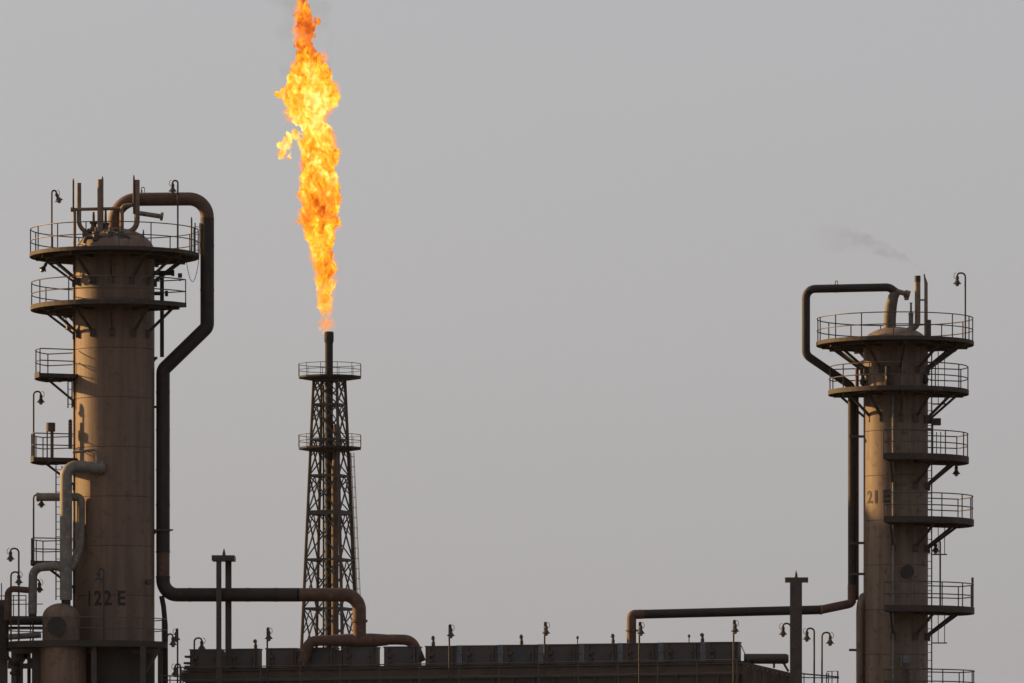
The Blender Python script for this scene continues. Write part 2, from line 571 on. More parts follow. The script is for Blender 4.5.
part('nozzle', MB().cyl(L(107, 246, -.9), L(107, 232, -.9), .16, 12).cyl(L(107, 234, -.9), L(107, 231.5, -.9), .23, 12), 'vent_pipe', colL, True)
part('nozzle', MB().cyl(L(117, 244, -.9), L(117, 229, -.9), .12, 12).cyl(L(117, 231, -.9), L(117, 229, -.9), .18, 12), 'dark_steel', colL, True)
tp = part('tail_pipe', MB().tube([L(138, 213, -.5), L(161.5, 216.5, -.5)], 2.4 * SL, 12), 'vent_pipe', colL, True)
part('flange', MB().cyl(L(160.6, 216.3, -.5), L(163, 216.7, -.5), 4.1 * SL, 14), 'vent_pipe', tp, True)
part('nameplate_bracket', MB().tube(fillet([L(141.3, 192.5, -.3), L(141.3, 187.3, -.3), L(144.5, 187.3, -.3), L(144.5, 192.5, -.3)], .06, 4), .018, 6), 'rail_steel', colL)
ladder(P1, L(197.5, 254, -.2), L(197.5, 223, -.2), .22, (1, .5, 0))
def sag(a, b, drop, n=10):
    return [a + (b - a) * (k / n) - Vector((0, 0, drop * 4 * (k / n) * (1 - k / n))) for k in range(n + 1)]
part('hanging_cable', MB().tube(sag(L(186, 259, -.3), L(199, 259, -.2), .95), .014, 5), 'rail_steel', P1)
part('hanging_cable', MB().tube(sag(L(47, 258, -.4), L(62, 262, -.6), .35), .014, 5), 'rail_steel', P1)
# nozzle bleed pipe near landing
part('bleed_pipe', MB().tube(fillet([L(73, 452.5, -1.6), L(97, 449.5, -1.75), L(97, 463, -1.75)], .12, 5), 1.25 * SL, 8), 'pale_cover', colL, True)
# instruments on landing four
bx = part('sample_drum', MB().cyl(L(50.7, 431.5, -.5), L(50.7, 422.8, -.5), 4.6 * SL, 16), 'plenum_paint', P4, True)
part('drum_stand', MB().cyl(L(47.2, 459, -.5), L(47.2, 424, -.5), .03, 6).cyl(L(52, 459, -.5), L(52, 431.4, -.5), .07, 8), 'rail_steel', P4)
part('level_gauge', MB().box(L(70.3, 437.5, -.8), (.15, .12, .95)).lathe(L(70.3, 426.5, -.8), [(.04, 0), (.09, .08), (.07, .16), (.09, .22), (.04, .3)], 10), 'dark_steel', P4)

# ---- the lower working platform with its drum
zP6 = zL(642.5)
p6 = MB()
n6 = 56
cx6, cy6, ax6, ay6 = L(87, 0).x, YL - .3, 81 * SL, 2.75
def ell(k, z, f=1.0):
    t = 2 * math.pi * k / n6
    return Vector((cx6 + ax6 * f * math.cos(t), cy6 + ay6 * f * math.sin(t), z))
vv = [ell(k, zP6) for k in range(n6)] + [ell(k, zP6 - .26) for k in range(n6)]
p6.add(vv, [tuple(range(n6)), tuple(range(2 * n6 - 1, n6 - 1, -1))] + [(k, n6 + k, n6 + (k + 1) % n6, (k + 1) % n6) for k in range(n6)])
wp = thing('working_platform', (cx6, cy6, PAD), 'wide oval railed working platform round the foot of the column marked 122 E', 'platform')
part('deck', p6, 'deck_steel', wp)
for hh, nm in ((.95, 'top_rail'), (.5, 'mid_rail')):
    part(nm, MB().tube([ell(k, zP6 + hh, .985) for k in range(n6)], .022, 6, closed=True), 'rail_steel', wp)
for k in range(0, n6, 4):
    p = ell(k + 1.5, zP6, .985)
    part('rail_post', MB().box(p + Vector((0, 0, .48)), (.045, .045, .96)), 'rail_steel', wp)
for px, dy in ((143, -2.2), (160.5, -.4), (14, -1.2), (94, -2.6), (94, 2.0), (143, 1.8)):
    a = L(px, 650, dy)
    part('leg', MB().hbeam(Vector((a.x, a.y, PAD)), Vector((a.x, a.y, zP6 - .26)), .22, .22), 'dark_steel', wp)
part('knee_brace', MB().beam(L(146, 672, -2.2), L(157, 652.5, -1.6), .09, .12), 'dark_steel', wp)
part('floor_beam', MB().beam(L(12, 651, -1.4), L(160, 651, -1.4), .12, .2), 'dark_steel', wp)

DX = 61.0
drum = thing('knockout_drum', L(DX, 0, -1.9).xy.to_3d() + Vector((0, 0, PAD)), 'brown upright drum with a dark round manway standing at the foot of the left column', 'drum')
dc = L(DX, 0, -1.9)
dr = 18.5 * SL
zt = zL(619)
pr = [(dr, zL(645))]
for k in range(0, 8):
    t = math.pi / 2 * k / 7
    pr.append((max(dr * math.cos(t), .02), zt + 14 * SL * math.sin(t)))
part('shell', MB().lathe((dc.x, dc.y, 0), pr, 40), 'tan_paint', drum, True)
part('support_skirt', MB().lathe((dc.x + .1, dc.y, 0), [(dr * 1.22, PAD), (dr * 1.22, zL(647)), (dr, zL(645))], 40), 'tan_paint', drum, True)
mw = part('manway', MB().cyl((dc.x - .08, dc.y - dr + .1, zL(629)), (dc.x - .1, dc.y - dr - .22, zL(629)), 8.6 * SL, 24), 'dark_steel', drum, True)
part('manway_cover', MB().cyl((dc.x - .1, dc.y - dr - .22, zL(629)), (dc.x - .1, dc.y - dr - .28, zL(629)), 9.6 * SL, 24), 'black_and_skirt_shade', mw, True)
part('outlet_neck', MB().cyl((L(66, 0, -1.9).x, dc.y, zL(607)), (L(66, 0, -1.9).x, dc.y, zL(598)), 4.6 * SL, 16), 'black_pipe', drum, True)

# ---- grey transfer pipe from the drum up to the column
tpipe = thing('transfer_pipe', L(66, 598, -1.9), 'thick grey pipe climbing from the brown drum and elbowing into the left column', 'pipe')
a11 = math.asin((107 - 115) / 39.5)
nz = Vector((LX + LR * math.sin(a11), YL - LR * math.cos(a11), zL(471)))
part('riser', MB().tube(fillet([L(66, 600, -1.9), L(66, 466, -1.9), nz], .42, 9), 6.1 * SL, 16), 'grey_pipe', tpipe, True)
flange(tpipe, nz + Vector((-.12, -.05, .02)), (1, .0, -.15), 6.3 * SL, 'grey_pipe', .1, over=1.1)
flange(tpipe, L(66, 563, -1.9), (0, 0, 1), 6.1 * SL, 'grey_pipe', .06, over=1.06)
byp = part('bypass', MB().tube(fillet([L(37.5, 497, -1.2), L(78, 497, -1.3), L(81, 500, -1.3), L(80.5, 546, -1.3), L(72, 567, -1.7), L(66, 570, -1.9)], .32, 6), 4.1 * SL, 14), 'grey_pipe', tpipe, True)
part('end_cap', MB().cyl(L(36.6, 497, -1.2), L(39, 497, -1.2), 4.5 * SL, 14), 'grey_pipe', byp, True)
lo = part('branch', MB().tube(fillet([L(66, 571, -1.9), L(58, 566, -1.75), L(33, 567.5, -1.6), L(32.5, 614, -1.6)], .42, 7), 4.4 * SL, 14), 'grey_pipe', tpipe, True)
part('collar', MB().cyl(L(32.5, 611, -1.6), L(32.5, 618, -1.6), 4.0 * SL, 14), 'black_pipe', lo, True)
part('drain_branch', MB().tube(fillet([L(33, 590.5, -1.6), L(8, 588.5, -1.5), L(7, 620, -1.5)], .25, 6), 3.2 * SL, 12), 'rust_pipe', tpipe, True)

# ---- overhead line of the left column
ovl = thing('overhead_pipe', (LX, YL, zL(228)), 'wide rust and black overhead pipe from the left column down to the cooler bank', 'pipe')
top_path = fillet([L(114.5, 242), L(114.5, 199.5), L(207.2, 198.8), L(207.2, 218)], .95, 10)
part('pipe_section', MB().tube(top_path, 6.7 * SL, 20), 'rust_pipe', ovl, True, label='rusty brown overhead bend')
blk = fillet([L(207.2, 218), L(207.2, 327), L(163, 370), L(163, 552)], .35, 5)
part('pipe_section', MB().tube(blk, 6.9 * SL, 20), 'black_pipe', ovl, True, label='black coated down run')
part('pipe_section', MB().tube([L(163, 552), L(163, 577)], 6.7 * SL, 20), 'rust_pipe', ovl, True)
HY = -1.4
blk2 = fillet([L(163, 577), L(163, 594.8), L(299, 594.8, HY)], .62, 8)
part('pipe_section', MB().tube(blk2, 6.9 * SL, 20), 'black_pipe', ovl, True, label='black coated level run')
rst = fillet([L(299, 594.8, HY), L(359.3, 594.8, HY), L(359.3, 641, HY)], .62, 9)
part('pipe_section', MB().tube(rst, 6.8 * SL, 20), 'rust_pipe', ovl, True, label='rusty brown end elbow')
hd = part('header', MB().tube(fillet([L(303, 662, HY), L(309, 641, HY), L(325, 640.5, HY), L(395, 639.5, HY), L(412, 640, HY), L(421, 662, HY)], .5, 6), 5.2 * SL, 16), 'rust_pipe', ovl, True)
part('tee', MB().tube([L(330, 640.5, HY), L(348, 640.3, HY), L(372, 640.3, HY), L(388, 639.8, HY)], [5.4 * SL, 6.6 * SL, 6.9 * SL, 5.4 * SL], 16), 'rust_pipe', ovl, True)
flange(ovl, L(359.3, 621, HY), (0, 0, 1), 6.8 * SL, 'rust_pipe', .10, over=1.22)
for py in (531, 552, 577):
    flange(ovl, L(163, py), (0, 0, 1), 6.9 * SL, 'black_pipe', .05, over=1.07)
part('drain_leg', MB().tube(fillet([L(161.5, 596), L(163.5, 606), L(165.3, 625), L(165.5, 683)], .3, 5) + [Vector((L(165.5, 683).x, YL, PAD))], 2.6 * SL, 12), 'black_pipe', ovl, True)
for py in (246, 290, 392, 430, 470, 505):
    q = L(207.2 if py < 320 else 163, py)
    part('clamp_band', MB().cyl(q - Vector((0, 0, .035)), q + Vector((0, 0, .035)), 7.15 * SL, 20), 'black_pipe', ovl, True)
for px in (190, 248, 276):
    t_ = (px - 163) / 136.0
    q = L(px, 594.8, HY * t_)
    part('clamp_band', MB().cyl(q - Vector((.035, 0, 0)), q + Vector((.035, 0, 0)), 7.2 * SL, 20), 'black_pipe', ovl, True)
for px in (142,):
    part('hook', MB().tube([L(px, 193), L(px, 190)], .02, 6), 'rail_steel', ovl)

# ---- pipe stanchions with pointed caps
def stanchion(label, posts, cap, spike, Y, m='dark_steel'):
    s = Y / F
    x0 = sum(p[0] for p in posts) / len(posts)
    b = W(x0, 0, Y)
    o = thing('pipe_stanchion', (b.x, b.y, PAD), label, 'post', 'pipe stanchions')
    ctop = cap[2]
    for (px, wpx, dy) in posts:
        p = W(px, ctop + 5, Y)
        part('post', MB().hbeam(Vector((p.x, Y + dy, PAD)), Vector((p.x, Y + dy, p.z)), wpx * s, wpx * s * 1.1, .02), m, o)
    a, c = W(cap[0], ctop + 2.5, Y), W(cap[1], ctop + 2.5, Y)
    ymid = Y + sum(p[2] for p in posts) / len(posts)
    ext = max(.34, abs(posts[0][2] - posts[-1][2]) + .34)
    part('cap_beam', MB().box(Vector(((a.x + c.x) / 2, ymid, a.z)), (c.x - a.x, ext, 5 * s)), m, o)
    t = W(spike[0], ctop, Y)
    part('spike', MB().lathe(Vector((t.x, ymid, t.z)), [(.075, 0), (.06, .12), (.012, (ctop - spike[1]) * s)], 10), m, o, True)
    return o
stanchion('paired dark steel posts with a crossbar and spike carrying the left overhead pipe', [(219.5, 5, -.55), (227.8, 6, .55)], (212.5, 235, 556), (224, 548.5), 249.4)
stanchion('single dark steel post with a crossbar and spike in front of the right overhead pipe', [(796, 11.5, 0)], (785, 808, 577.5), (796, 570.5), 242.0)

# ================================================================== RIGHT COLUMN
YR = 248.0
SR = YR / F
def Q(px, py, dy=0.0):
    return W(px, py, YR + dy)
RX = Q(895.5, 0).x
RR = 32.0 * SR
zR = lambda py: ZC + (HOR - py) * SR
colR = thing('distillation_column', (RX, YR, PAD), 'slimmer grey brown column stencilled 21 E with stepped platforms on its right side', 'column', 'distillation columns')
shell(colR, RX, YR, RR, zR(700), zR(343), 8, 'grey_brown_paint')
part('skirt', MB().lathe((RX, YR, 0), [(RR + .25, PAD), (RR + .25, PAD + .15), (RR + .01, PAD + .4), (RR + .01, zR(700))], 64), 'grey_brown_paint', colR, True)
prof = [(RR, zR(343))]
for k in range(1, 9):
    t = math.pi / 2 * k / 8
    prof.append((RR * math.cos(t) if k < 8 else .02, zR(343) + 16 * SR * math.sin(t)))
part('dome_head', MB().lathe((RX, YR, 0), prof, 48), 'grey_brown_paint', colR, True)
R1 = platform(colR, 895, YR, 343.5, 78.5, RR, posts=15, brackets=[-150, -120, -95, -65, -30, 5, 40, 70, 95, 120, 150], thick=.10)
R2 = platform(colR, 898.5, YR, 392, 70, RR * .98, -112, 112, posts=9, brackets=[-95, -62, -35, 0, 30, 62, 95], thick=.13)
R3 = platform(colR, 895.5, YR, 459, 73, RR, -13, 118, posts=6, brackets=[-8, 34, 68, 96], thick=.2)
R4 = platform(colR, 895.5, YR, 521.5, 78, RR, -12, 122, posts=7, brackets=[-8, 34, 66, 96], thick=.2)
R5 = platform(colR, 895.5, YR, 609.5, 78.5, RR, -12, 122, posts=7, brackets=[-8, 34, 66, 96], thick=.2)
R6 = platform(colR, 895.5, YR, 696, 79.5, RR, -12, 122, posts=7, brackets=[-8, 34, 66, 96], thick=.2)
part('grab_post', MB().cyl(Q(972.5, 612), Q(972.5, 577.5), .05, 8), 'dark_steel', R5)
wrap_text('21 E', colR, RX, YR, RR, math.asin((875.5 - 895.5) / 32.0), zR(498), 13 * SR, spacing=1.05, squeeze=.98)
part('conduit', MB().tube([Q(893.3, 683, -1.45), Q(893.3, 396, -1.45)], 1.3 * SR, 8), 'grey_pipe', colR, True)
mwR = part('manway', MB().cyl((RX + .4, YR - RR + .2, zR(573)), (RX + .42, YR - RR - .12, zR(573)), 6.5 * SR, 20), 'black_and_skirt_shade', colR, True)
part('gauge_panel', MB().box(Q(907, 659, -1.6), (.32, .12, .3)), 'pale_cover', colR)
part('gauge_stem', MB().box(Q(901.5, 661, -1.6), (.05, .1, .45)), 'pale_cover', colR)
part('drop_pipe', MB().tube([Q(908, 683, -1.5), Q(908, 668, -1.5)], .09, 8), 'dark_steel', colR, True)
# ladders on the right limb, flight by flight, with the hanging cage stubs
for (yt, yb) in ((342, 392), (392, 459), (459, 521), (521, 609), (609, 696)):
    ladder(colR, Q(929.5, yb, .2), Q(929.5, yt, .2), .20, (1, .4, 0))
for (yt, yb, lab) in ((346, 404, 0), (526, 554.5, 0), (614, 643, 0)):
    c = MB()
    for px in (938.2, 944.6):
        c.beam(Q(px, yt, -.3), Q(px, yb, -.3), .03)
    c.beam(Q(932.5, yb, -.3), Q(947, yb, -.3), .10, .05)
    part('cage_stub', c, 'rail_steel', colR)
for px in (936.5, 940.7):
    part('stile', MB().beam(Q(px, 456, -.4), Q(px, 432, -.4), .035), 'rail_steel', R3)
pb = part('switch_box', MB().box(Q(936, 421.8, -.3), (.40, .2, .29)), 'dark_steel', R3)
part('box_post', MB().beam(Q(932.2, 459, -.3), Q(932.2, 424, -.3), .09), 'dark_steel', R3)
part('stub_pipe', MB().tube([Q(924, 429.5, .1), Q(933, 429.5, .1)], .06, 8), 'rust_pipe', colR, True)
# small valves tucked below the top deck
for px, py, dy in ((862.8, 379, -.5), (887.5, 379, -1.55), (925.5, 377, -.7)):
    part('valve_body', MB().lathe(Q(px, py + 7, dy), [(.05, 0), (.12, .08), (.14, .22), (.08, .3), (.07, .42), (.13, .44), (.13, .48), (.03, .5)], 10), 'dark_steel', colR, True)
part('dark_nozzle', MB().tube([Q(887.5, 386, -1.3), Q(887.5, 366, -1.5)], .10, 10), 'dark_steel', colR, True)
# neck and vents
neck = part('vapour_neck',
     MB().tube([Q(889.5, 338, -.3), Q(889.8, 318, -.3), Q(891, 306, -.3), Q(893.5, 296.5, -.3), Q(897.5, 291.5, -.3)], [6.3 * SR, 6.2 * SR, 6.0 * SR, 5.2 * SR, 3.4 * SR], 16), 'neck_paint', colR, True)
part('side_outlet', MB().tube([Q(896, 291, -.35), Q(906.5, 294, -.35)], 2.6 * SR, 12).cyl(Q(904.5, 293.5, -.35), Q(909.8, 295, -.35), 4.0 * SR, 14).cyl(Q(906.5, 295, -.35), Q(906.5, 300, -.35), 2.3 * SR, 10), 'vent_pipe', colR, True)
jp = part('vent_pipe', MB().tube(fillet([Q(917.6, 279, -.5), Q(917.6, 327, -.5), Q(907, 330, -.5), Q(905, 337, -.5)], .32, 6), 2.9 * SR, 12), 'vent_pipe', colR, True)
part('soot_tip', MB().cyl(Q(917.6, 282, -.5), Q(917.6, 275.8, -.5), 3.05 * SR, 12), 'black_and_skirt_shade', jp, True)
part('slim_vent', MB().tube([Q(926, 340, -.5), Q(926, 283, -.5), Q(924.8, 278, -.5), Q(924, 274, -.5)], [1.9 * SR, 1.8 * SR, 1.0 * SR, .8 * SR], 10), 'vent_pipe', colR, True)
part('clip', MB().box(Q(921.5, 300, -.5), (.35, .06, .06)), 'dark_steel', jp)
part('valve_body', MB().lathe(Q(911, 333, -.7), [(.10, 0), (.10, .75), (.13, .8), (.05, .85), (.04, 1.2), (.07, 1.25)], 10), 'grey_pipe', colR, True)
part('deck_box', MB().box(Q(928.5, 329, -.9), (.2, .2, .75)), 'plenum_paint', R1)

# overhead line of the right column
ovr = thing('overhead_pipe', (RX, YR, zR(338)), 'slim dark overhead pipe from the right column to the right half of cooler bank', 'pipe')
pth = fillet([Q(897, 293, -.3), Q(889, 287.3, -.2), Q(806, 289, -.1), Q(806, 355), Q(852, 386.5), Q(852, 603)], .38, 6)
part('pipe_section', MB().tube(pth, 4.1 * SR, 16), 'black_pipe', ovr, True)
part('pipe_elbow', MB().tube(fillet([Q(852, 585), Q(852, 603.3), Q(821, 609.8, -.6)], .2, 4), 4.4 * SR, 16), 'rust_pipe', ovr, True)
p1 = Q(821, 609.8, -.6)
YB2 = 246.4
p2 = W(631.5, 614.5, YB2)
part('pipe_section', MB().tube([p1, p2 + (p1 - p2).normalized() * .1], 4.5 * SR, 16), 'black_pipe', ovr, True)
part('pipe_drop', MB().tube(fillet([p2 + (p1 - p2).normalized() * .5, p2, W(631.5, 652, YB2)], .14, 6), 4.7 * SR, 16), 'rust_pipe', ovr, True)
flange(ovr, W(632, 630.5, YB2), (0, 0, 1), 4.7 * SR, 'rust_pipe', .07, over=1.4)
flange(ovr, p1, (p1 - p2), 4.5 * SR, 'vent_pipe', .06, over=1.1)
part('hanger', MB().tube(fillet([Q(835.3, 293), Q(835.3, 281), Q(837.6, 281), Q(837.6, 293)], .04, 4), .018, 6), 'rail_steel', ovr)
part('riser_pipe', MB().tube([Q(857, 600, .15), Q(857, 369, .15), Q(860, 363, .15), Q(866, 361, .1)], 1.9 * SR, 10), 'rust_pipe', colR, True)
part('riser_pipe', MB().tube([Vector((Q(860, 0).x, YR - .2, PAD)), Q(860, 612, -.2), Q(860.8, 603, -.2), Q(863, 597, -.1), Q(867, 595, 0)], 4.0 * SR, 12), 'grey_brown_paint', colR, True)
for py in (436.5, 543, 574, 650):
    part('pipe_bracket', MB().beam(Q(849, py, -.2), Q(867, py, -.2), .08, .10), 'dark_steel', colR)

# ================================================================== AIR COOLER BANK
edges = [188, 226.5, 264, 302, 341, 382, 423.5, 461, 502, 542, 583, 621.5, 662, 704, 743]
YA, YB = 250.4, 245.4
def bank(px, py):
    t = (px - 188) / (743 - 188)
    return W(px, py, YA + (YB - YA) * t)
def ytop(px):
    return 650.0 - 7.6 * (px - 188) / 555.0
uu = (bank(743, 0).xy - bank(188, 0).xy).to_3d().normalized()
vvn = Vector((-uu.y, uu.x, 0))          # away from the camera
zz = Vector((0, 0, 1))
AXB = (uu, vvn, zz)
ords = ['first', 'second', 'third', 'fourth', 'fifth', 'sixth', 'seventh', 'eighth', 'ninth', 'tenth', 'eleventh', 'twelfth', 'thirteenth', 'last']
open_gap = {1, 4, 5}                    # joints where sky shows between the headers
for i in range(14):
    a, b = edges[i], edges[i + 1]
    m = (a + b) / 2
    s = (YA + YB) / 2 / F
    yt = ytop(m)
    c = bank(m, yt + 10)
    w = (b - a) * s
    lab = 'dark cooler header box, %s from the left end of the row' % ords[i]
    if i == 0: lab = 'dark cooler header box with finned end, leftmost in the row'
    if i == 13: lab = 'dark cooler header box at the right end of the row'
    o = thing('cooler_header', Vector((c.x, c.y, c.z - 11 * s)), lab, 'cooler', 'cooler header boxes in a row')
    gl = 3.2 * s
    bw = w - 2 * gl
    part('header_box', MB().box(c, (bw, .62, 19.5 * s), AXB), 'header_paint', o)
    part('lid', MB().box(c + zz * 9.9 * s, (bw + .05, .70, .05), AXB), 'header_paint', o)
    for sgn in (-1, 1):
        e = c + uu * sgn * (bw / 2 - .16)
        part('stiffener', MB().box(e - vvn * .36, (.10, .10, 18 * s), AXB), 'plenum_paint', o)
        part('plug', MB().cyl(e - vvn * .32 + zz * 2 * s - uu * sgn * .12, e - vvn * .46 + zz * 2 * s - uu * sgn * .12, .085, 10), 'plenum_paint', o, True)
        part('plug', MB().cyl(e - vvn * .32 - zz * 4.5 * s - uu * sgn * .12, e - vvn * .44 - zz * 4.5 * s - uu * sgn * .12, .07, 10), 'dark_steel', o, True)
        part('foot', MB().box(e - zz * 12.4 * s - vvn * .1, (.30, .5, 4.6 * s), AXB), 'black_and_skirt_shade', o)
    if i < 13 and i not in open_gap:
        part('joint_cover', MB().box(c + uu * (w / 2) - vvn * .16 + zz * (1.0 * s if i > 5 else -.8 * s), (gl * 1.9, .16, (19.8 if i > 5 else 17) * s), AXB), 'pale_cover' if i >= 6 else 'header_paint', o)
        part('cover_strap', MB().box(c + uu * (w / 2) - vvn * .26 + zz * 3 * s, (gl * 2.6, .05, .07), AXB), 'pale_cover' if i >= 6 else 'dark_steel', o)
    if i == 0:
        for k, dzp in enumerate((3, -3.5, -7, -9)):
            part('end_flange', MB().box(c - uu * (w / 2 - .03 + .04 * (k % 2)) + zz * dzp * s, (.24, .7, .09), AXB), 'dark_steel', o)

frame = thing('cooler_support', Vector((bank(465, 0).x, bank(465, 0).y, PAD)), 'long brown support structure with walkway rail under the row of cooler headers', 'structure')
def along(px, dyp, back=0.0):
    return bank(px, ytop(px) + dyp) + vvn * back
part('top_girder', MB().beam(along(184, 26.5, .0), along(745, 26.5, .0), .9, 8.4 * SL), 'plenum_paint', frame)
part('sill_plate', MB().beam(along(187, 21.0, .12), along(744, 21.0, .12), .10, 5.2 * SL), 'dark_steel', frame)
part('flange_strip', MB().beam(along(184, 21.2, -.28), along(745, 21.2, -.28), .5, .06), 'plenum_paint', frame)
part('rear_girder', MB().beam(along(186, 27, 3.2), along(743, 27, 3.2), .3, 7 * SL), 'plenum_paint', frame)
for k in range(28):
    px = 189 + k * 20.4
    part('plenum_panel', MB().box(along(px + 10, 42, -.33), (19.4 * SL, .08, 21 * SL), AXB), 'plenum_paint', frame)
    part('rib', MB().box(along(px, 42, -.40), (.08, .10, 22 * SL), AXB), 'dark_steel', frame)
part('plenum_rail', MB().beam(along(186, 31.6, -.42), along(745, 31.6, -.42), .07, .07), 'rail_steel', frame)
part('walkway', MB().beam(along(186, 44.8, -1.0), along(745, 44.8, -1.0), .85, .08), 'deck_steel', frame)
part('hand_rail', MB().tube([along(186, 18.3, -1.38), along(745, 18.3, -1.38)], .024, 6), 'rail_steel', frame)
part('hand_rail', MB().tube([along(186, 31, -1.38), along(745, 31, -1.38)], .020, 6), 'rail_steel', frame)
for k in range(15):
    px = 190 + k * 39.5
    part('rail_post', MB().beam(along(px, 44.8, -1.38), along(px, 18, -1.38), .045), 'rail_steel', frame)
for k in range(7):
    px = 200 + k * 88
    for back in (0.0, 3.2):
        p = along(px, 30, back)
        part('leg', MB().hbeam(Vector((p.x, p.y, PAD)), p, .3, .3), 'dark_steel', frame)

# pipe stub and sloping louvre at the right end of the bank
stb = thing('end_drum', W(764, 663, 245.5), 'short dark horizontal drum beyond the right end of the cooler row', 'drum')
part('shell', MB().tube([W(744, 658.8, 245.5), W(786, 658.8, 245.5), W(788.5, 658.8, 245.5)], [5.0 * SL, 5.0 * SL, 3.8 * SL], 16), 'dark_steel', stb, True)
part('saddle', MB().beam(W(774, 662.5, 245.5), W(774, 668, 245.5), .09), 'dark_steel', stb)
part('saddle', MB().beam(W(783.5, 663, 245.5), W(788.5, 671.5, 245.5), .09), 'dark_steel', stb)
part('stay', MB().beam(W(741, 645, 245.3), W(749, 663, 245.3), .035), 'rail_steel', stb)
lv = thing('louvre_screen', Vector((W(768, 0, 244.6).x, 244.6, PAD)), 'sloping slatted screen running down beside the right end of cooler row', 'screen')
part('sloped_rail', MB().beam(W(742, 663, 244.6), W(797, 676, 244.6), .12, .14), 'plenum_paint', lv)
for k in range(11):
    px = 745 + k * 4.9
    yt = 663.5 + (px - 742) * 13 / 55
    a = W(px, yt + 1, 244.6)
    part('slat', MB().box(Vector((a.x, 244.58 + .05 * (k % 2) + .004, (a.z + 5.5) / 2)), (.20, .05, a.z - 5.5)), 'plenum_paint', lv)
part('leg', MB().box(Vector((W(747, 0, 244.75).x, 244.78, 3)), (.2, .2, 5.6)), 'dark_steel', lv)
part('leg', MB().box(Vector((W(788, 0, 244.75).x, 244.78, 3)), (.2, .2, 5.6)), 'dark_steel', lv)
part('bottom_rail', MB().beam(Vector((W(742, 0, 244.6).x, 244.70, 5.6)), Vector((W(797, 0, 244.6).x, 244.70, 5.6)), .14, .2), 'dark_steel', lv)

# low walkway with rails between screen and right column
lw = thing('low_walkway', Vector((W(820, 0, 244).x, 244, PAD)), 'low railed walkway with a small gate frame left of the right column', 'walkway')
a, b = W(797, 686, 244), W(858, 690, 244)
part('deck', MB().beam(a, b, 1.1, .1), 'deck_steel', lw)
part('top_rail', MB().tube([W(800, 673.5, 243.5), W(839, 677, 243.5)], .03, 6), 'rail_steel', lw)
part('mid_rail', MB().tube([W(800, 677.5, 243.5), W(839, 678, 243.5)], .022, 6), 'rail_steel', lw)
for px in (804, 826.5, 828.5, 832, 838):
    part('rail_post', MB().beam(W(px, 688, 243.5), W(px, 673 if px < 830 else 671, 243.5), .04), 'rail_steel', lw)
part('gate_frame', MB().tube([W(827, 679, 243.6), W(827, 671.5, 243.6), W(837.5, 671, 243.6), W(837.5, 688, 243.6)], .022, 5), 'rail_steel', lw)
for px in (802, 850):
    p = W(px, 687, 244)
    part('leg', MB().hbeam(Vector((p.x, 244, PAD)), Vector((p.x, 244, p.z)), .2, .2), 'dark_steel', lw)

# vents standing on the headers
VENTS = 'small vent valves along the cooler row'
def vent(px, hpx, label, fat=True):
    yt = ytop(px)
    p = bank(px, yt - .8)
    o = thing('vent_valve', p, label, 'valve', VENTS)
    h = hpx * SL
    if fat:
        part('stem', MB().lathe(p, [(.075, -.01), (.075, h * .35), (.055, h * .4), (.055, h * .6)], 10), 'dark_steel', o, True)
        part('cap', MB().lathe(p + Vector((-.02, 0, h * .6)), [(.05, 0), (.085, h * .08), (.085, h * .25), (.04, h * .4)], 10), 'dark_steel', o, True)
    else:
        part('stem', MB().cyl(p, p + zz * h * .8, .022, 8), 'dark_steel', o)
        part('cap', MB().lathe(p + zz * h * .78, [(.03, 0), (.055, .04), (.055, .10), (.02, .13)], 10), 'dark_steel', o, True)
vent(255.5, 9, 'stubby dark vent valve on the second header, right of the paired posts')
vent(433.3, 10, 'stubby dark vent valve on the header just right of the rusty header pipe')
vent(521.5, 10, 'stubby dark vent valve near the middle of the cooler row')
vent(577.5, 6, 'thin short vent between the tall middle lamp and next stubby vent', False)
vent(613, 9.5, 'stubby dark vent valve just left of the rusty drop pipe')
vent(689, 6, 'thin short vent right of the rusty drop pipe', False)
vent(702.5, 9, 'stubby dark vent valve on the second last header of the row')

# ================================================================== LAMPS
zdeck = lambda py, Y=YL: ZC + (HOR - py) * Y / F
lamp(51.8, 190.5, 250, 56.3, YL - 1.2, 'tall gooseneck lamp on the left side of top platform of column 122 E', zbase=zL(255.5), tilt=-.35)
lamp(177.8, 180.5, 250, 172.6, YL - .5, 'tall gooseneck lamp on right side of top platform of column 122 E', zbase=zL(255.5))
lamp(33.6, 391.5, 458, 40.8, YL - .3, 'gooseneck lamp on the middle left landing of column 122 E', zbase=zL(459))
lamp(33.6, 494.5, 560, 41.3, YL - .3, 'gooseneck lamp under the capped grey pipe end on left column', zbase=zL(562))
lamp(18.8, 548.5, 640, 10.5, YL - 1.6, 'tall gooseneck lamp nearest the left edge, its head facing left', zbase=zP6)
lamp(11.0, 572, 640, 18.8, YL - 1.9, 'gooseneck lamp near the left edge, shorter, its head facing right', zbase=zP6)
lamp(33, 579.5, 640, 39.5, YL - 1.2, 'small gooseneck lamp behind the grey branch pipe left of drum', zbase=zP6)
lamp(103.8, 568.5, 640, 98.3, YL - 2.5, 'pale gooseneck lamp in front of the stencilled number 122 E', zbase=zP6)
lamp(167.2, 634, 645, 173.0, YL - 1.0, 'short gooseneck lamp at the right end of the oval platform', zbase=zP6)
lamp(177.6, 629, 690, 176.4, YL - .4, 'upright lamp on a straight pole left of the cooler row', zbase=PAD)
lamp(180.3, 664, 690, 175.2, YL - .9, 'lowest gooseneck lamp beside the left end of the cooler row', zbase=PAD)
lamp(194.3, 638, 650, 201.8, YA, 'small gooseneck lamp on the leftmost cooler header', zbase=bank(194, ytop(194)).z)
